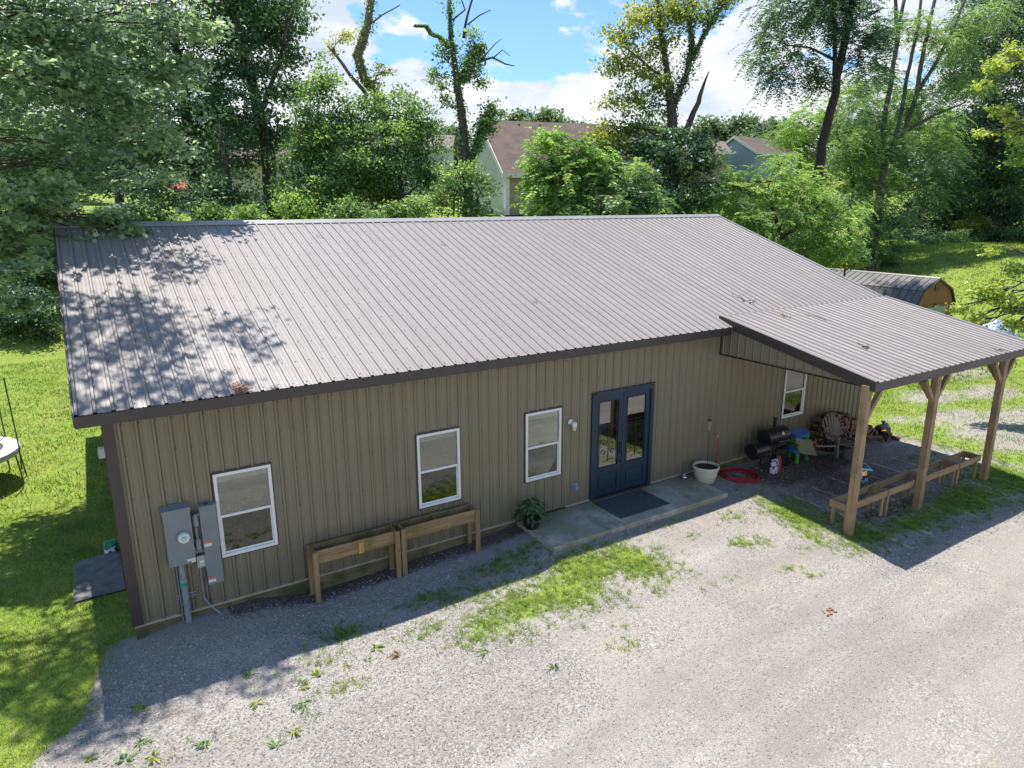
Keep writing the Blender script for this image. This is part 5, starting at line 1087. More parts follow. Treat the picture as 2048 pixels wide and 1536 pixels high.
def trunk_path(pts, depth, widths, rooted=True):
    """from picture points to a trunk that starts in the ground"""
    P_ = [at(px, py, depth) for px, py in pts]; r_ = [w_/2*depth/FPX for w_ in widths]
    b_ = P_[0].copy(); b_[2] = gp(b_[0], b_[1])-.25
    if rooted and P_[0][2] > b_[2]+.3: P_ = [b_]+P_; r_ = [r_[0]*1.25]+r_
    out_, rr_ = [], []
    for i_ in range(len(P_)-1):
        k = max(2, int(np.linalg.norm(P_[i_+1]-P_[i_])/.9))
        for j_ in range(k):
            f = j_/k; out_.append(P_[i_]*(1-f)+P_[i_+1]*f+R.normal(size=3)*r_[i_]*.12); rr_.append(r_[i_]*(1-f)+r_[i_+1]*f)
    out_.append(P_[-1]); rr_.append(r_[-1]); return out_, rr_
def ivy(parent, paths, depth, n_=2500, size=.12, extra=.25, m='leaf_dark', name='ivy'):
    Pn = []
    for pts, rr_ in paths:
        P_ = np.array(pts); r_ = np.array(rr_); seg = R.integers(0, len(P_)-1, n_); f = R.uniform(0, 1, n_)[:, None]; c_ = P_[seg]*(1-f)+P_[seg+1]*f; rad = r_[seg][:, None]
        d = unit(n_); d[:, 2] *= .3; Pn.append(c_+d*(rad+extra*R.uniform(0, 1, (n_, 1))**2*(1+.8*np.sin(c_[:, 2:3]*2.1))))
    Pn = np.concatenate(Pn); return fast_mesh(name, leaf_quads(Pn, size, .3), 4, m, parent, np.clip(R.normal(.5, .25, len(Pn)), 0, 1))
def tree(name, label, depth, trunks, blobs, m, barkm='bark', cat='tree', group=None, twigs=5, ivy_n=0, thick=1.0, ivy_extra=.25, ivy_m='leaf_dark', ivy_limbs=99, **kw):
    tp = [trunk_path(p_, depth, w_, k_ == 0 or p_[0][1] >= 395) for k_, (p_, w_) in enumerate(trunks)]; base = tp[0][0][0]
    t = thing(name, label, cat, (base[0], base[1], gp(base[0], base[1])), group)
    mb = MB()
    for p_, r_ in tp: mb.tube(p_, r_, 8)
    bl = pxblobs(blobs, depth) if blobs and not isinstance(blobs[0][1], tuple) else blobs
    allp = [q for p_, r_ in tp for q in p_]; allr = [q for p_, r_ in tp for q in r_]
    if bl: limbs(mb, allp, allr, bl, twigs, thick)
    mb.build('trunk', barkm, t, True)
    if bl: crown(t, bl, m, **kw)
    if ivy_n: ivy(t, tp[:ivy_limbs], depth, ivy_n, extra=ivy_extra, m=ivy_m)
    return t
NOROOF = lambda C: ~((C[:, 0] > -1) & (C[:, 0] < 21) & (C[:, 1] > -1) & (C[:, 1] < 14.2) & (C[:, 2] < np.vectorize(roofz)(np.clip(C[:, 1], -.4, 13.6))+.45))

# the maple whose boughs hang in from the left
t = thing('maple_tree', 'big maple leaning in from the left edge, boughs hanging over the roof corner', 'tree', (-7.5, 8.0, -.3))
mb = MB(); tp = [np.array((-7.5, 8.0, -.5)), np.array((-7.4, 8.0, 2)), np.array((-7.0, 7.8, 5)), np.array((-6.2, 7.6, 8)), np.array((-5.2, 7.2, 11)), np.array((-4.5, 7, 14))]; tr = [.42, .36, .32, .26, .2, .1]
mb.tube(tp, tr, 10)
near = pxblobs([(30, 60, 120, 90, 0), (130, 150, 110, 90, 0), (40, 230, 110, 80, 1), (150, 290, 90, 60, 0), (250, 210, 80, 70, 1), (60, 380, 80, 55, 0), (230, 80, 90, 80, 1.5), (340, 160, 70, 60, 2), (330, 280, 60, 45, 2), (20, 150, 90, 90, -1), (170, 380, 50, 28, 1), (360, 50, 80, 60, 2), (255, 345, 60, 30, 2), (120, 20, 110, 60, 0)], 14.5)
hang = pxblobs([(55, 450, 60, 26, 0, .5), (110, 512, 48, 14, 0, .4), (215, 436, 44, 10, 1, .4), (262, 458, 30, 9, 1, .5), (165, 480, 30, 8, .5, .5), (30, 540, 40, 18, -1, .2), (10, 490, 40, 26, 0, .3), (90, 395, 60, 24, 0, .3), (30, 610, 24, 12, 0, .2)], 14.0)
over = [(np.array(c_), (a_, a_, b_), .0) for c_, a_, b_ in (((-.6, 4.6, 11.6), 1.25, .6), ((.9, 4.8, 12.6), 1.1, .5), ((-1.3, 7.2, 11.8), 1.5, .8), ((.6, 7.6, 12.3), 1.2, .6), ((-.3, 2.9, 12.6), .8, .4), ((1.9, 6.4, 11.2), .7, .35), ((.1, 9.3, 12.0), 1.3, .7), ((-3.7, 5.4, 12.5), 1.4, .8), ((-4.2, 2.2, 10.5), .9, .5), ((-2.9, .9, 10.8), .6, .3), ((-3.4, -.8, 10.0), .8, .4), ((-1.6, -.7, 9.6), .35, .2), ((-2.6, 4.2, 9.6), 1.0, .6), ((-4.6, 9.5, 10.5), 2.0, 1.4), ((2.2, 8.6, 12.0), .6, .35), ((1.2, 3.2, 12.0), .9, .4), ((2.5, 4.1, 12.2), .6, .3), ((.2, 2.1, 11.6), .7, .3), ((-.9, 3.4, 12.0), .8, .4), ((1.9, 2.3, 12.4), .45, .25), ((-2.5, 3.2, 11.5), .7, .3), ((-3.5, 8.0, 12.0), 1.0, .4), ((-2.3, 6.0, 12.4), .6, .3), ((-1.9, .4, 11.0), .7, .35))]
over = [(c_+np.array((.11, .83, 2.5)) if c_[0] > -1.2 else c_, r_, t_) for c_, r_, t_ in over]
limbs(mb, tp[2:], tr[2:], near, 4, .5); limbs(mb, tp[2:], tr[2:], hang, 2, .25); limbs(mb, tp[3:], tr[3:], over, 3, .5)
mb.build('trunk', 'bark', t, True)
crown(t, near, 'leaf_maple', mode='lobed', per_m2=4.2, leaves=22, size=.145, spread=.30, keep_out=NOROOF, bias=.2)
crown(t, hang, 'leaf_maple', mode='lobed', per_m2=30, leaves=16, size=.15, spread=.15, name='hanging_foliage', bias=.1)
crown(t, over, 'leaf_maple', per_m2=7, leaves=16, size=.15, spread=.24, name='upper_foliage', bias=.1)

GW = 'tall trees behind the barn'
tree('tall_tree', 'tall leafy tree with the thick bare lower trunk right of the left woods', 36, [([(548, 440), (537, 320), (512, 200), (475, 70), (455, -20), (440, -130)], [30, 27, 22, 18, 15, 10]), ([(520, 230), (560, 120), (575, 40)], [10, 8, 5])],
     [(530, 60, 80), (440, 40, 80), (565, 170, 45, 60), (480, 220, 75, 60), (560, 260, 50, 40), (420, 140, 80), (575, 20, 55, 60), (500, 130, 50), (480, -60, 120), (590, 110, 30, 25), (515, 310, 40, 25), (430, 230, 50, 40)], 'leaf_dark', per_m2=2.6, leaves=26, size=.19, spread=.42, group=GW)
tree('tall_tree', 'dark leafy tree left of the thick bare trunk, crown reaching the top edge', 37, [([(395, 440), (388, 330), (370, 200), (350, 90), (345, -60)], [26, 24, 19, 14, 8])],
     [(340, 200, 95, 80), (300, 80, 80), (390, 310, 80, 55), (370, 30, 80, 60), (270, 190, 60), (330, -60, 110, 60), (330, 290, 60, 50), (410, 240, 50, 40)], 'leaf_dark', per_m2=2.6, leaves=26, size=.19, spread=.42, group=GW)
tree('tall_tree', 'dark slim tree behind the maple boughs at the far left', 39, [([(235, 440), (240, 300), (232, 120), (236, 0)], [18, 16, 11, 7]), ([(310, 440), (300, 320), (285, 250)], [14, 11, 7])],
     [(210, 160, 90), (230, 40, 75), (120, 200, 90), (110, 80, 80), (220, 280, 80, 60), (60, 290, 80, 60), (150, 340, 80, 50), (250, 350, 60, 50), (20, 120, 80), (30, 0, 90)], 'leaf_dark', per_m2=2.1, leaves=24, size=.22, spread=.5, group=GW)
tree('understory_tree', 'thin leaning tree with low dark leaves between the two thick trunks', 33, [([(465, 440), (452, 320), (440, 250)], [14, 11, 7])], [(450, 300, 50, 60), (470, 380, 60, 45), (420, 370, 50, 50), (350, 400, 50, 40), (300, 390, 50, 40), (500, 410, 35, 30)], 'leaf_dark', per_m2=2.8, leaves=22, size=.17, spread=.38)
tree('leafy_tree', 'bushy mid green tree right of the left woods, pale new leaves at its edge', 33, [([(648, 440), (650, 330), (660, 230)], [13, 10, 6])],
     [(655, 220, 60, 70, 0, .1), (690, 300, 80, 70, 0, .2), (640, 300, 50, 50), (640, 370, 60, 50), (640, 150, 26, 35, 0, .3), (700, 390, 70, 50), (720, 230, 50, 55), (612, 250, 34, 50), (600, 320, 40, 44, 0, 0), (585, 375, 34, 26, 0, .2)], 'leaf_mid', per_m2=4.2, leaves=26, size=.15, spread=.36)
tree('leafy_tree', 'dense bushy tree with a rounded top left of the ivy covered pole trunk', 34, [([(810, 440), (800, 350), (780, 250)], [13, 11, 6])],
     [(790, 220, 60, 45, 0, .2), (770, 290, 80, 60), (830, 290, 50, 60), (810, 360, 75, 55), (760, 380, 60, 50), (850, 240, 24, 30), (740, 340, 60, 60), (865, 350, 30, 40)], 'leaf_mid', per_m2=4.2, leaves=26, size=.15, spread=.36)
tree('snag_tree', 'crooked ivy clad dead trunk rising above the bushy tree, cut by the top edge', 35, [([(770, 240), (752, 185), (730, 165), (716, 110), (735, 55), (746, -30)], [12, 11, 17, 18, 15, 13]), ([(735, 190), (700, 150), (672, 110), (655, 92)], [8, 7, 6, 4]), ([(738, 50), (765, 30), (800, 10)], [4, 3, 2])],
     [(688, 75, 26, 18, 0, .5), (770, 140, 30, 14, 0, .3), (745, 165, 25, 12, 0, .3), (668, 95, 16, 12, 0, .5)], 'leaf_yellow', barkm='dead_wood', per_m2=5, leaves=14, size=.13, spread=.25, ivy_n=4200, ivy_extra=.28, ivy_m='leaf_bright', ivy_limbs=1, twigs=7)
tree('ivy_tree', 'tall ivy covered forked trunk with dead bare limbs before the brown roof', 31, [([(938, 440), (934, 340), (925, 230), (912, 150), (902, 80), (898, -10)], [20, 18, 16, 13, 8, 5]), ([(935, 340), (958, 280), (975, 240), (985, 210)], [11, 9, 7, 4]), ([(922, 165), (945, 120), (960, 90)], [12, 9, 6]),
     ([(905, 95), (880, 75), (862, 68), (852, 52), (830, 52)], [5, 5, 4, 3, 2]), ([(927, 75), (935, 30), (950, -20)], [6, 5, 4]), ([(955, 125), (985, 115), (1010, 128), (1030, 132)], [5, 4, 3, 1.5]), ([(985, 117), (1005, 100), (1020, 112)], [3, 2, 1]), ([(905, 40), (930, 20), (920, -10)], [4, 3, 2]), ([(935, 50), (960, 30), (982, 20)], [3, 2.5, 1.5]), ([(955, 128), (990, 88), (1003, 78)], [3, 2, 1])],
     [(888, 110, 16, 22), (948, 85, 16, 22, 0, .2), (865, 150, 18, 20), (955, 150, 20, 26), (985, 225, 24, 28), (938, 62, 12, 10, 0, .6), (895, 205, 16, 20), (975, 250, 22, 18), (880, 175, 16, 12)], 'leaf_mid', barkm='bark', per_m2=7, leaves=16, size=.13, spread=.22, ivy_n=3600, ivy_extra=.34, ivy_m='leaf_mid', ivy_limbs=4, twigs=4, thick=.35)
tree('leafy_tree', 'low bush like tree around the foot of the forked ivy trunk', 30, [([(950, 440), (955, 400)], [8, 5])], [(962, 385, 26, 40, 0, .1), (900, 380, 42, 40, 0, .3), (915, 345, 32, 26, 0, .5), (955, 425, 34, 20), (860, 410, 50, 32, 0, .3), (948, 345, 18, 22, 0, .5)], 'leaf_mid', per_m2=5, leaves=24, size=.13, spread=.28)
tree('sumac_tree', 'feathery sumac tree standing before the brown shingle roof', 30, [([(1108, 440), (1112, 370), (1105, 310)], [10, 9, 5]), ([(1112, 400), (1150, 340), (1170, 300)], [7, 5, 3])],
     [(1095, 300, 42, 32, 0, .3), (1160, 295, 35, 22, 0, .4), (1082, 350, 32, 36), (1130, 360, 48, 45), (1078, 400, 30, 30), (1125, 415, 60, 28), (1185, 305, 26, 20, 0, .5), (1120, 278, 22, 14, 0, .4), (1160, 345, 36, 30, 0, .1)], 'leaf_bright', mode='frond', per_m2=8, leaves=28, size=.26, spread=.3, frond_len=.7, pairs=7)
tree('sumac_tree', 'low sumac thicket between the sumac tree and the dark ivy mass', 30, [([(1200, 440), (1205, 390)], [6, 4])], [(1210, 370, 40, 35, 0, .2), (1255, 360, 35, 30, 0, .1), (1190, 410, 45, 28, 0, .2), (1250, 410, 50, 28), (1300, 400, 40, 30, 0, -.1)], 'leaf_mid', mode='frond', per_m2=8, leaves=28, size=.24, spread=.3, frond_len=.6, pairs=7)
tree('yellowing_tree', 'tall tree with yellowing crown, ivy smothered trunk and broken side limb', 33, [([(1345, 440), (1345, 330), (1344, 235), (1335, 150), (1322, 70), (1312, -30)], [26, 24, 19, 13, 9, 6]), ([(1346, 215), (1372, 150), (1384, 90), (1378, 40), (1385, -20)], [12, 10, 9, 7, 5]), ([(1382, 120), (1408, 70), (1436, 20), (1450, -10)], [6, 5, 4, 2]), ([(1335, 160), (1305, 140), (1270, 110), (1250, 95)], [6, 5, 4, 2]), ([(1360, 290), (1378, 245), (1396, 205), (1404, 178), (1418, 143)], [15, 13, 10, 7, 2])],
     [(1242, 60, 40, 40, 0, .6), (1290, 25, 50, 36, 0, .5), (1225, 130, 38, 32, 0, .3), (1280, 130, 42, 30, 0, .3), (1340, 40, 42, 34, 0, .2), (1410, 20, 36, 26, 0, 0), (1250, 200, 44, 34, 0, .2), (1305, 210, 36, 36), (1212, 265, 36, 26, 0, .5), (1370, 10, 40, 30), (1460, -5, 30, 20, 0, 0), (1300, 80, 40, 34, 0, .3), (1260, 250, 30, 30, 0, -.2), (1320, 160, 26, 30), (1205, 300, 34, 28, 0, .3), (1245, 300, 34, 30, 0, 0), (1280, 285, 34, 34, 0, -.2), (1222, 335, 30, 26, 0, .1), (1190, 262, 20, 18, 0, .6)], 'leaf_yellow', per_m2=4.6, leaves=20, size=.15, spread=.33, ivy_n=2600, ivy_extra=.42, ivy_limbs=3, thick=.6)
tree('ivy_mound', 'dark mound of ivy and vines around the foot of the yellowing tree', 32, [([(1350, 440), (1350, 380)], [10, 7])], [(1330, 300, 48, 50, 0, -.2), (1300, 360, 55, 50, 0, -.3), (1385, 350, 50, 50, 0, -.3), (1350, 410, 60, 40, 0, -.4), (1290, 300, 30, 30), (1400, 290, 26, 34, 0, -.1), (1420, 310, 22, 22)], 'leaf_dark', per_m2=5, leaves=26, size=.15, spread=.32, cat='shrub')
tree('locust_tree', 'bright green feathery young tree behind the right end of the roof', 32, [([(1560, 560), (1560, 470), (1540, 400)], [9, 8, 5]), ([(1560, 480), (1620, 430), (1650, 400)], [6, 5, 3])],
     [(1450, 382, 52, 44, 0, .4), (1535, 360, 60, 40, 0, .5), (1600, 395, 66, 48, 0, .4), (1662, 450, 48, 40, 0, .3), (1560, 440, 72, 50, 0, .1), (1480, 430, 62, 45, 0, .1), (1400, 400, 40, 36, 0, .3), (1690, 492, 34, 22, 0, .1), (1620, 500, 60, 36, 0, -.1), (1700, 420, 30, 24, 0, .2), (1565, 322, 26, 16, 0, .6), (1380, 345, 22, 24, 0, .5)], 'leaf_bright', mode='frond', per_m2=7, leaves=32, size=.17, spread=.34, frond_len=.5, pairs=8)
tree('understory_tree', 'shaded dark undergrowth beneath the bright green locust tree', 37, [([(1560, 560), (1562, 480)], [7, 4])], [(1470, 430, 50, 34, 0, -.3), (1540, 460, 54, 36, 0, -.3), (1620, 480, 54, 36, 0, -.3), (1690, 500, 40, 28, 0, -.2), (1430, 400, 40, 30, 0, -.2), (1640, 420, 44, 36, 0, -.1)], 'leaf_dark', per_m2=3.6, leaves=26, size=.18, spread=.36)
tree('tall_locust', 'tall dark trunked locust with drooping foliage against the clouds', 42, [([(1636, 350), (1645, 290), (1660, 220), (1682, 120), (1705, 0), (1715, -60)], [19, 18, 17, 15, 13, 12]), ([(1668, 150), (1672, 60), (1655, -30)], [10, 8, 7]), ([(1670, 120), (1620, 95), (1570, 90)], [6, 4, 2])],
     [(1550, 80, 42, 30, 0, -.1), (1590, 130, 44, 34, 0, -.2), (1525, 110, 26, 22, 0, .1), (1640, 40, 50, 40, 0, -.3), (1720, 60, 50, 50, 0, -.3), (1560, 20, 44, 34, 0, -.2), (1735, 120, 34, 34, 0, -.3), (1560, 160, 26, 20, 0, -.1), (1640, 155, 26, 20, 0, -.3), (1680, -30, 80, 40, 0, -.2), (1610, -20, 60, 40, 0, -.2)], 'leaf_dark', barkm='bark_dark', mode='frond', per_m2=4.2, leaves=32, size=.24, spread=.5, frond_len=.9, pairs=8, droop=.7, thick=.5)
tree('many_stemmed_tree', 'grey many stemmed tree with a fan of bare stems at the right', 57, [([(1738, 545), (1750, 470), (1762, 380), (1768, 330)], [22, 20, 16, 13]), ([(1768, 340), (1765, 260), (1780, 170), (1795, 80), (1790, -30)], [11, 10, 9, 8, 6]), ([(1770, 330), (1810, 265), (1832, 190), (1850, 90), (1875, -30)], [12, 11, 9, 8, 6]), ([(1775, 325), (1800, 240), (1815, 150), (1835, 60), (1845, -30)], [9, 8, 7, 6, 5]), ([(1832, 190), (1870, 130), (1910, 50), (1940, -30)], [8, 7, 6, 5]), ([(1792, 90), (1800, 40), (1815, -30)], [8, 7, 6]), ([(1815, 260), (1870, 230), (1930, 205)], [7, 5, 3])],
     [(1752, 150, 40, 34, 0, .1), (1850, 200, 46, 34, 0, -.1), (1900, 90, 50, 42, 0, .2), (1712, 230, 44, 36, 0, .1), (1780, 290, 50, 40, 0, .1), (1880, 320, 60, 46, 0, 0), (1830, 60, 44, 30, 0, .2), (1945, 160, 50, 44), (1770, 60, 30, 30, 0, .1), (1700, 300, 50, 44, 0, .2), (1840, 380, 60, 40, 0, -.1), (1960, 40, 50, 40), (1730, 400, 50, 44, 0, -.2), (1780, 440, 44, 36, -1, -.3), (1725, 470, 34, 34, -1, -.3), (1760, 500, 30, 24, -1, -.1)], 'leaf_mid', barkm='bark_grey', mode='frond', per_m2=4.2, leaves=28, size=.22, spread=.5, frond_len=.8, pairs=7, droop=.5, thick=.5)
tree('leafy_tree', 'sunlit tree with orange tips between the dark trunk and the fan of stems', 62, [([(1700, 470), (1705, 330)], [10, 8])], [(1640, 220, 40, 30, 0, .5), (1700, 200, 40, 36, 0, .4), (1610, 260, 44, 36, 0, .4), (1680, 290, 60, 50, 0, .3), (1740, 370, 60, 50, 0, .1), (1800, 200, 50, 50, 0, .5), (1860, 260, 50, 50, 0, .4), (1640, 330, 44, 40, 0, .2), (1575, 270, 30, 20, 0, .4)], 'leaf_bright', mode='frond', per_m2=3.6, leaves=28, size=.26, spread=.55, frond_len=.9, pairs=7)
GR = 'dark woods at the right'
tree('tall_tree', 'dense dark tree filling the upper right corner behind the lime green boughs', 66, [([(1995, 520), (1990, 400), (1985, 250), (1990, 60)], [22, 20, 16, 10])], [(1960, 240, 80, 70, 0, -.1), (2020, 160, 70, 70), (1990, 40, 80, 70), (2050, 280, 70, 80), (1930, 340, 70, 50, 0, -.2), (2010, 380, 80, 60, 0, -.2), (2060, 60, 60, 80), (1930, 130, 50, 60), (2040, 450, 60, 40, 0, -.3)], 'leaf_dark', barkm='bark_dark', per_m2=2.0, leaves=28, size=.24, spread=.6, group=GR)
tree('tall_tree', 'dark shaded tree over the far lawn left of the upper right corner tree', 70, [([(1900, 500), (1905, 400)], [14, 10]), ([(1835, 500), (1840, 420)], [9, 6])], [(1850, 440, 60, 44, 0, -.3), (1920, 430, 60, 40, 0, -.4), (1790, 460, 50, 44, 0, -.2), (1870, 370, 60, 44, 0, -.1), (1960, 460, 50, 26, 0, -.4), (1760, 500, 34, 28, 0, -.2), (1990, 300, 60, 60, 0, -.2)], 'leaf_dark', barkm='bark_dark', per_m2=2.0, leaves=26, size=.25, spread=.55, group=GR)
# near boughs at the right edge
tb_ = at(2160, 500, 22); t = thing('lime_tree', 'thin lime green boughs reaching in from the right edge over the tarp', 'tree', (tb_[0], tb_[1], gp(tb_[0], tb_[1])))
mb = MB(); tp = [np.array((tb_[0], tb_[1], gp(tb_[0], tb_[1])-.3)), np.array((tb_[0], tb_[1], 4.0)), np.array((tb_[0]-.2, tb_[1], 8.0)), np.array((tb_[0]-.4, tb_[1], 12))]; mb.tube(tp, [.2, .16, .12, .05], 8)
bl = pxblobs([(1975, 580, 38, 26, 0, .3), (1925, 610, 26, 14, 0, .4), (1945, 640, 20, 10, 0, .3), (2010, 600, 30, 18, 0, .2), (1995, 130, 30, 22, 0, .5), (2035, 105, 25, 25, 0, .4), (2005, 225, 26, 16, 0, .5), (1965, 262, 22, 9, 0, .6), (2030, 250, 26, 16, 0, .3), (1965, 170, 16, 10, 0, .6), (2025, 655, 26, 14, 0, 0), (2030, 540, 20, 20, 0, 0), (1985, 500, 12, 10, 0, .3), (2045, 300, 26, 40, 0, .2), (2040, 610, 22, 18, 0, 0), (1955, 655, 14, 6)], 22)
ttop = [tp[1]*(1-f)+tp[3]*f for f in np.linspace(0, 1, 8)]; limbs(mb, ttop, [.05]*8, bl, 5, 1)
mb.build('trunk', 'bark_grey', t, True); crown(t, bl, 'leaf_lime', per_m2=13, leaves=16, size=.12, spread=.16, bias=.2)
# shade thicket at the left, hedge plants along the back, undergrowth
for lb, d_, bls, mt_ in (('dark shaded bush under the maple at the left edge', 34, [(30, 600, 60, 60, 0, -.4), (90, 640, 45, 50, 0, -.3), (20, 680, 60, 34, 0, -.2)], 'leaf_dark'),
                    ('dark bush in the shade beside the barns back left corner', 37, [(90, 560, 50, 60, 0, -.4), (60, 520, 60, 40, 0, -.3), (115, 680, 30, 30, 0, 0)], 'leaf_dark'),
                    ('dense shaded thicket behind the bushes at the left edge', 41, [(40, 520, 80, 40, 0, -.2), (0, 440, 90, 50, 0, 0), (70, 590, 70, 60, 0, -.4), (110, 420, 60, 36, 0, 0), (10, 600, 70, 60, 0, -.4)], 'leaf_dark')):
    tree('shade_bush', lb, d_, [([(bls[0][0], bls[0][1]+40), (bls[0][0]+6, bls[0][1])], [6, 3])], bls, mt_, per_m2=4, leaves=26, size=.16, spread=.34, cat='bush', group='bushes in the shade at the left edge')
for lb, px, py, rx, rz, d_, mt_, tb in (('sunlit yellow green bush right of the thick bare trunk', 600, 412, 52, 30, 31, 'leaf_bright', .5), ('low dark bush behind the left part of the ridge', 430, 425, 60, 26, 31, 'leaf_mid', -.2), ('low bush left of the thick bare trunk behind the ridge', 500, 428, 36, 18, 30, 'leaf_bright', .2), ('low dark bush behind the ridge below the maple boughs', 280, 425, 80, 30, 31, 'leaf_dark', 0),
                                ('low mid green bush behind the ridge below the bushy trees', 700, 425, 60, 26, 30, 'leaf_mid', .2), ('low leafy bush under the rounded bushy tree', 800, 428, 60, 24, 30, 'leaf_mid', .1), ('green bush at the foot of the far trees above the shed', 1760, 522, 50, 24, 58, 'leaf_mid', .1), ('leafy bush at the left end of the far lawn edge', 1800, 498, 34, 18, 62, 'leaf_mid', .1), ('dark low growth midway along the far lawn edge', 1862, 484, 40, 18, 64, 'leaf_dark', .1), ('sunlit low growth at the far lawn edge', 1915, 478, 34, 16, 64, 'leaf_mid', .3), ('dark low bush near the right end of the far lawn edge', 1975, 474, 40, 18, 65, 'leaf_dark', 0), ('low bush at the right end of the far lawn edge', 2030, 474, 40, 20, 64, 'leaf_mid', .1), ('bush with tan seed heads at the edge of the far lawn', 1690, 520, 34, 20, 40, 'leaf_yellow', .1),
                                ('dark bush at the edge of the far lawn under the woods', 1850, 475, 60, 26, 68, 'leaf_dark', -.1), ('pale bush behind the far lawn at the right', 1960, 455, 40, 30, 66, 'leaf_yellow', -.1)):
    tree('bush', lb, d_, [([(px, py+20), (px+4, py)], [4, 2])], [(px-rx*.45, py+4, rx*.6, rz*.9, 0, tb), (px+rx*.45, py+6, rx*.6, rz*.85, .5, tb), (px, py-4, rx*.6, rz, 0, tb)], mt_, per_m2=5, leaves=24, size=.15, spread=.3, cat='bush', group='bushes behind the barn and lawn')
# far trees beyond the houses
for lb, px, py, rx, rz, d_, tb in (('distant round tree above the brown roof, left one', 1045, 242, 34, 20, 95, .1), ('distant yellowing tree above the middle of the brown roof', 1095, 243, 36, 24, 92, .4), ('distant low tree right of the brown roof ridge', 1150, 258, 40, 14, 98, .2), ('distant tree with rusty tips right of the broken limb', 1490, 250, 34, 26, 100, .5), ('distant dark tree behind the blue house', 1420, 262, 40, 26, 100, 0), ('distant tree between the blue house and the dark trunk', 1560, 262, 60, 24, 88, .2), ('distant tree left of the ivy covered fork', 905, 275, 30, 30, 80, .2), ('distant tree behind the pale sided house', 800, 262, 60, 30, 90, 0), ('distant tree far behind the left woods', 640, 262, 80, 30, 95, 0), ('distant tree behind the beige sided house', 450, 265, 90, 34, 95, 0), ('distant tree behind the maple boughs', 250, 260, 100, 34, 95, 0), ('distant tree in the far left corner', 50, 260, 110, 34, 95, 0), ('distant tree behind the yellowing tree', 1310, 268, 70, 22, 95, .1), ('distant tree behind the far lawn woods', 1750, 262, 90, 34, 95, .1), ('distant tree at the far right edge', 1950, 270, 120, 50, 95, -.1)):
    tree('distant_tree', lb, d_, [([(px, py+30), (px+3, py)], [4, 2])], [(px-rx*.5, py+6, rx*.55, rz*.85, 0, tb), (px+rx*.5, py+8, rx*.55, rz*.8, 0, tb), (px, py, rx*.5, rz, 0, tb), (px, py+rz*1.4, rx, rz*.9, 0, tb), (px+rx*.2, py+rz*2.6, rx, rz, 0, tb-.1)], 'leaf_far', per_m2=1.3, leaves=22, size=.5, spread=.9, twigs=0, group='distant trees on the skyline')

# ------------------------------------------------------------------ grass, weeds, stones
def blades(name, XY, hgt, wid, m='grass_blade', tilt=.45):
    n_ = len(XY); z = H(XY[:, 0], XY[:, 1]); b_ = np.stack([XY[:, 0], XY[:, 1], z-.005], 1); a = R.uniform(0, 2*math.pi, n_); s_ = np.stack([np.cos(a), np.sin(a), np.zeros(n_)], 1)
    w_ = (wid*R.uniform(.6, 1.3, n_))[:, None]; h_ = hgt*R.uniform(.5, 1.3, n_); tp_ = b_+np.stack([R.normal(size=n_)*tilt*h_, R.normal(size=n_)*tilt*h_, h_], 1)
    V_ = np.stack([b_-s_*w_/2, b_+s_*w_/2, tp_], 1).reshape(-1, 3)
    clump = .5+.25*np.sin(XY[:, 0]*2.3+np.sin(XY[:, 1]*1.7)*2)+.15*np.sin(XY[:, 1]*5.1+XY[:, 0]*3.3)
    o = fast_mesh(name, V_, 3, m, None, np.clip(clump+R.normal(size=n_)*.22, 0, 1)); return tag(o, kind='stuff')
def scatter(x0, x1, y0, y1, dens, power=1.4):
    n_ = int((x1-x0)*(y1-y0)*dens); XY = np.stack([R.uniform(x0, x1, n_), R.uniform(y0, y1, n_)], 1); g_ = grassmap(XY[:, 0], XY[:, 1])
    ptch = .5+.5*np.sin(XY[:, 0]*3.1+1.3*np.sin(XY[:, 1]*4.3))*np.sin(XY[:, 1]*3.7+1.1*np.sin(XY[:, 0]*2.9))
    keep = R.uniform(0, 1, n_) < g_**power*(.30+.9*ptch); keep &= ~((XY[:, 0] > X0-.05) & (XY[:, 0] < X1+.05) & (XY[:, 1] > -.02) & (XY[:, 1] < DEP)); keep &= ~((XY[:, 0] > 7) & (XY[:, 0] < 12.02) & (XY[:, 1] > -1.42) & (XY[:, 1] < 0)); keep &= ~((XY[:, 0] > -1.1) & (XY[:, 0] < -.2) & (XY[:, 1] > 1.82) & (XY[:, 1] < 3.5))
    return XY[keep]
TC_ = np.concatenate([scatter(1.8, 20.5, -5.6, -.6, 330, 1.0), scatter(-2.6, 2.4, -4.5, -.5, 22, .12)])
def tufts(name, C_, n_, rad, hgt, wid):
    Rr = R.uniform(.35, 1.0, len(C_)); k = np.repeat(np.arange(len(C_)), n_); a = R.uniform(0, 2*math.pi, len(k)); r_ = np.abs(R.normal(size=len(k)))*rad*Rr[k]
    x = C_[k, 0]+np.cos(a)*r_; y = C_[k, 1]+np.sin(a)*r_; z = H(x, y); h_ = hgt*Rr[k]*R.uniform(.5, 1.25, len(k)); o = np.stack([np.cos(a), np.sin(a), np.zeros(len(k))], 1)
    s_ = np.stack([-np.sin(a), np.cos(a), np.zeros(len(k))], 1)*(wid*R.uniform(.6, 1.3, len(k)))[:, None]/2; b_ = np.stack([x, y, z-.004], 1); tp_ = b_+o*(h_*R.uniform(.3, 1.3, len(k)))[:, None]; tp_[:, 2] += h_*.8
    V_ = np.stack([b_-s_, b_+s_, tp_], 1).reshape(-1, 3); tt = np.clip(R.normal(.5, .2, len(C_))[k]+R.normal(size=len(k))*.16, 0, 1)
    return tag(fast_mesh(name, V_, 3, 'grass_blade', None, tt), kind='stuff')
tufts('yard_grass', TC_, 16, .035, .10, .009)
blades('left_lawn_grass', scatter(-5, .2, -4, 7, 1500, 1.0), .06, .012)
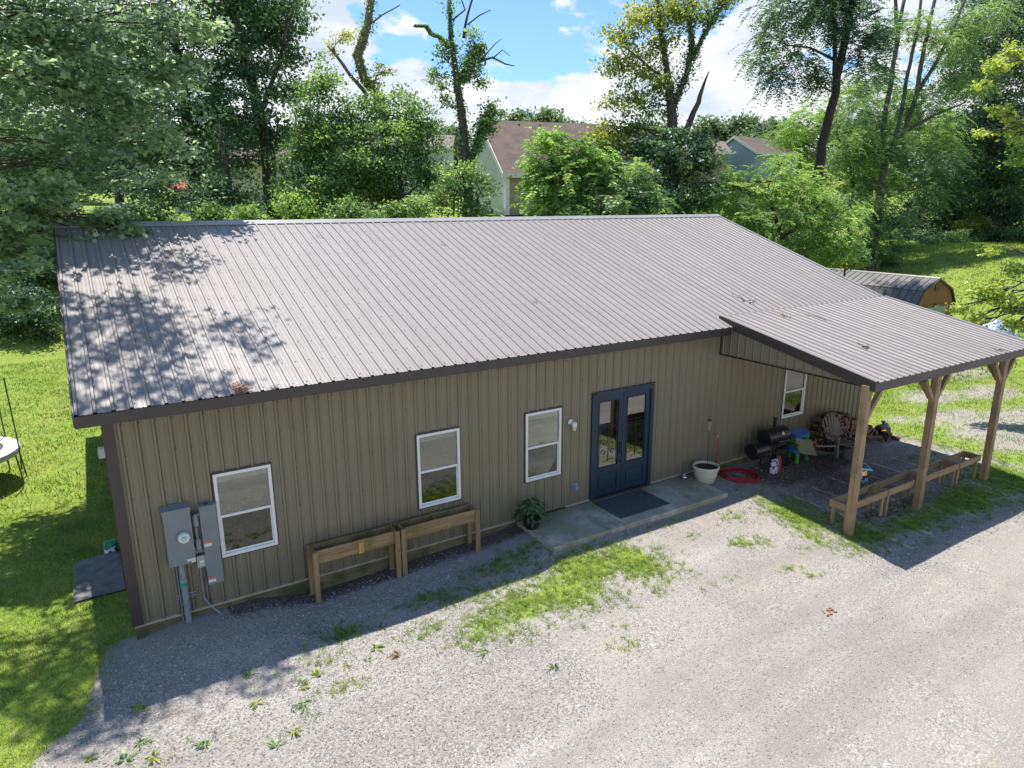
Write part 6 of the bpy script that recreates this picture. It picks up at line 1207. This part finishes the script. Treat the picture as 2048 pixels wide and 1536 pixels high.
blades('left_lawn_far_grass', scatter(-9, .2, 7, 26, 260, 1.0), .09, .03)
blades('right_lawn_grass', scatter(19, 34, -6, 8, 420, 1.2), .075, .022)
blades('far_lawn_grass', scatter(26, 74, 2, 30, 42, 1.0), .14, .09)
# stones
def stones(name, x0, x1, y0, y1, dens, size):
    n_ = int((x1-x0)*(y1-y0)*dens); XY = np.stack([R.uniform(x0, x1, n_), R.uniform(y0, y1, n_)], 1); g_ = grassmap(XY[:, 0], XY[:, 1]); sl = np.maximum(np.exp(-(((XY[:, 0]-15.6)/2.8)**2+((XY[:, 1]+1.3)/1.5)**2)), np.exp(-((XY[:, 1]+.1)/.35)**2)*(XY[:, 0] < 7)); k = (R.uniform(0, 1, n_) > sl*.93) & (g_+R.normal(size=n_)*.16 < .55) & ~((XY[:, 0] > 7) & (XY[:, 0] < 12.02) & (XY[:, 1] > -1.42)) & ~((XY[:, 0] > X0) & (XY[:, 0] < X1) & (XY[:, 1] > -.02)); XY = XY[k]; n_ = len(XY)
    base = np.array([(1, 0, 0), (0, 1, 0), (-1, 0, 0), (0, -1, 0), (0, 0, .7), (0, 0, -.5)], float); tri = [(0, 1, 4), (1, 2, 4), (2, 3, 4), (3, 0, 4)]
    s_ = size*R.uniform(.45, 1.3, n_)[:, None, None]; V0 = base[None]*s_*R.uniform(.7, 1.3, (n_, 6, 3)); a = R.uniform(0, 6.28, n_); ca, sa = np.cos(a)[:, None], np.sin(a)[:, None]
    x = V0[..., 0]*ca-V0[..., 1]*sa; y = V0[..., 0]*sa+V0[..., 1]*ca; V0 = np.stack([x, y, V0[..., 2]], -1)+np.stack([XY[:, 0], XY[:, 1], H(XY[:, 0], XY[:, 1])+.002], 1)[:, None]
    V_ = np.concatenate([V0[:, t_] for t_ in tri], 1).reshape(-1, 3); T_ = np.repeat(np.clip(R.beta(2, 2, n_), 0, 1), 4)
    return tag(fast_mesh(name, V_, 3, 'stone_chips', None, T_), kind='stuff')
stones('gravel_near', -2.2, 5.5, -5.2, -.05, 900, .015)
stones('gravel_drive', 1.5, 13.5, -7.5, -.4, 420, .0115)
stones('gravel_porch', 12.1, 21, -5.4, -.05, 260, .019)
# weeds, each its own plant
def weed(label, x, y, r_, seed, m='leaf_mid', group='small weeds growing in the gravel'):
    rr = np.random.default_rng(seed); z = gp(x, y); V_ = []; T_ = []; k = int(rr.integers(14, 34)); up_ = rr.uniform(.2, 1.0); lop = rr.normal(size=2)*.35
    for j_ in range(k):
        a = rr.uniform(0, 6.28); el_ = rr.uniform(.05, .5+up_*.8); L = r_*rr.uniform(.3, 1.2); h_ = np.array((math.cos(a)+lop[0], math.sin(a)+lop[1], 0)); s_ = np.array((-math.sin(a), math.cos(a), 0))*L*rr.uniform(.06, .16); p = np.array((x, y, z))+h_*.012
        mid = p+h_*L*.45*math.cos(el_)+np.array((0, 0, L*.5*math.sin(el_))); q_ = p+h_*L*.8*math.cos(el_)+np.array((0, 0, L*.62*math.sin(el_))); tip = p+h_*L*math.cos(el_)+np.array((0, 0, L*.5*math.sin(el_)-.01)); t_ = rr.uniform(.1, 1)
        V_ += [p, mid+s_*.8, mid, mid-s_*.8]; V_ += [mid+s_*.8, q_+s_*.6, q_-s_*.6, mid-s_*.8]; V_ += [q_+s_*.6, tip, tip, q_-s_*.6]; T_ += [t_]*3
    o = fast_mesh('weed', V_, 4, m, None, T_); return tag(o, label, 'weed', group)
WP = [(2.58, -1.78), (2.46, -2.32), (2.79, -2.41), (1.75, -2.41), (2.06, -2.36), (1.78, -2.52), (1.10, -2.49), (1.52, -2.87), (1.68, -2.85), (1.77, -3.20), (2.17, -2.67), (1.42, -3.31), (1.65, -3.01), (1.10, -1.84), (1.17, -3.47), (-.91, -2.45), (-.53, -2.69), (-.23, -2.79), (.38, -2.92), (-.34, -2.46), (2.9, -1.6), (3.3, -1.75), (3.0, -2.2)]
WP.sort(key=lambda q: ((q[0]-CAM[0])*RT[0]+(q[1]-CAM[1])*RT[1])/((q[0]-CAM[0])*FW[0]+(q[1]-CAM[1])*FW[1]+(-.3-CAM[2])*FW[2]))
ORD = 'first second third fourth fifth sixth seventh eighth ninth tenth eleventh twelfth thirteenth fourteenth fifteenth sixteenth seventeenth eighteenth nineteenth twentieth twenty-first twenty-second twenty-third'.split()
for k, (x, y) in enumerate(WP):
    weed('low weed in the gravel at the front left, %s from the left' % ORD[k], x, y, rnd.uniform(.07, .15), 100+k, 'leaf_mid' if k % 3 else 'leaf_yellow')
weed('upright pale weed at the edge of the left shadow', -.29, -1.79, .15, 5, 'leaf_bright'); weed('broad leafed weed at the near edge of the central grass patch', 4.45, -3.2, .15, 6, 'leaf_bright'); weed('single dark weed alone right of the central patch tip', 5.14, -4.10, .13, 8, 'leaf_mid'); weed('brownish withered weed left of the central grass patch', 3.25, -2.55, .13, 9, 'leaf_dry', 'withered weeds')
weed('tall grassy weed tuft at the shadow edge below the left planter', 2.75, -1.62, .17, 10, 'leaf_bright')
# dry leaves on the drive
b_ = MB(); rr = random.Random(4)
for k in range(16):
    x_, y_ = 9.97+rr.uniform(-.16, .16), -5.39+rr.uniform(-.08, .08); z_ = gp(x_, y_)+.012; s_ = rr.uniform(.02, .05); b_.add([(x_-s_, y_, z_), (x_, y_-s_*.6, z_+.015), (x_+s_, y_, z_), (x_, y_+s_*.6, z_+.01)], [(0, 1, 2, 3)])
tag(b_.build('dry_leaf_heap', 'dry_leaf'), 'small heap of orange brown dry leaves on the gravel drive', 'leaves')
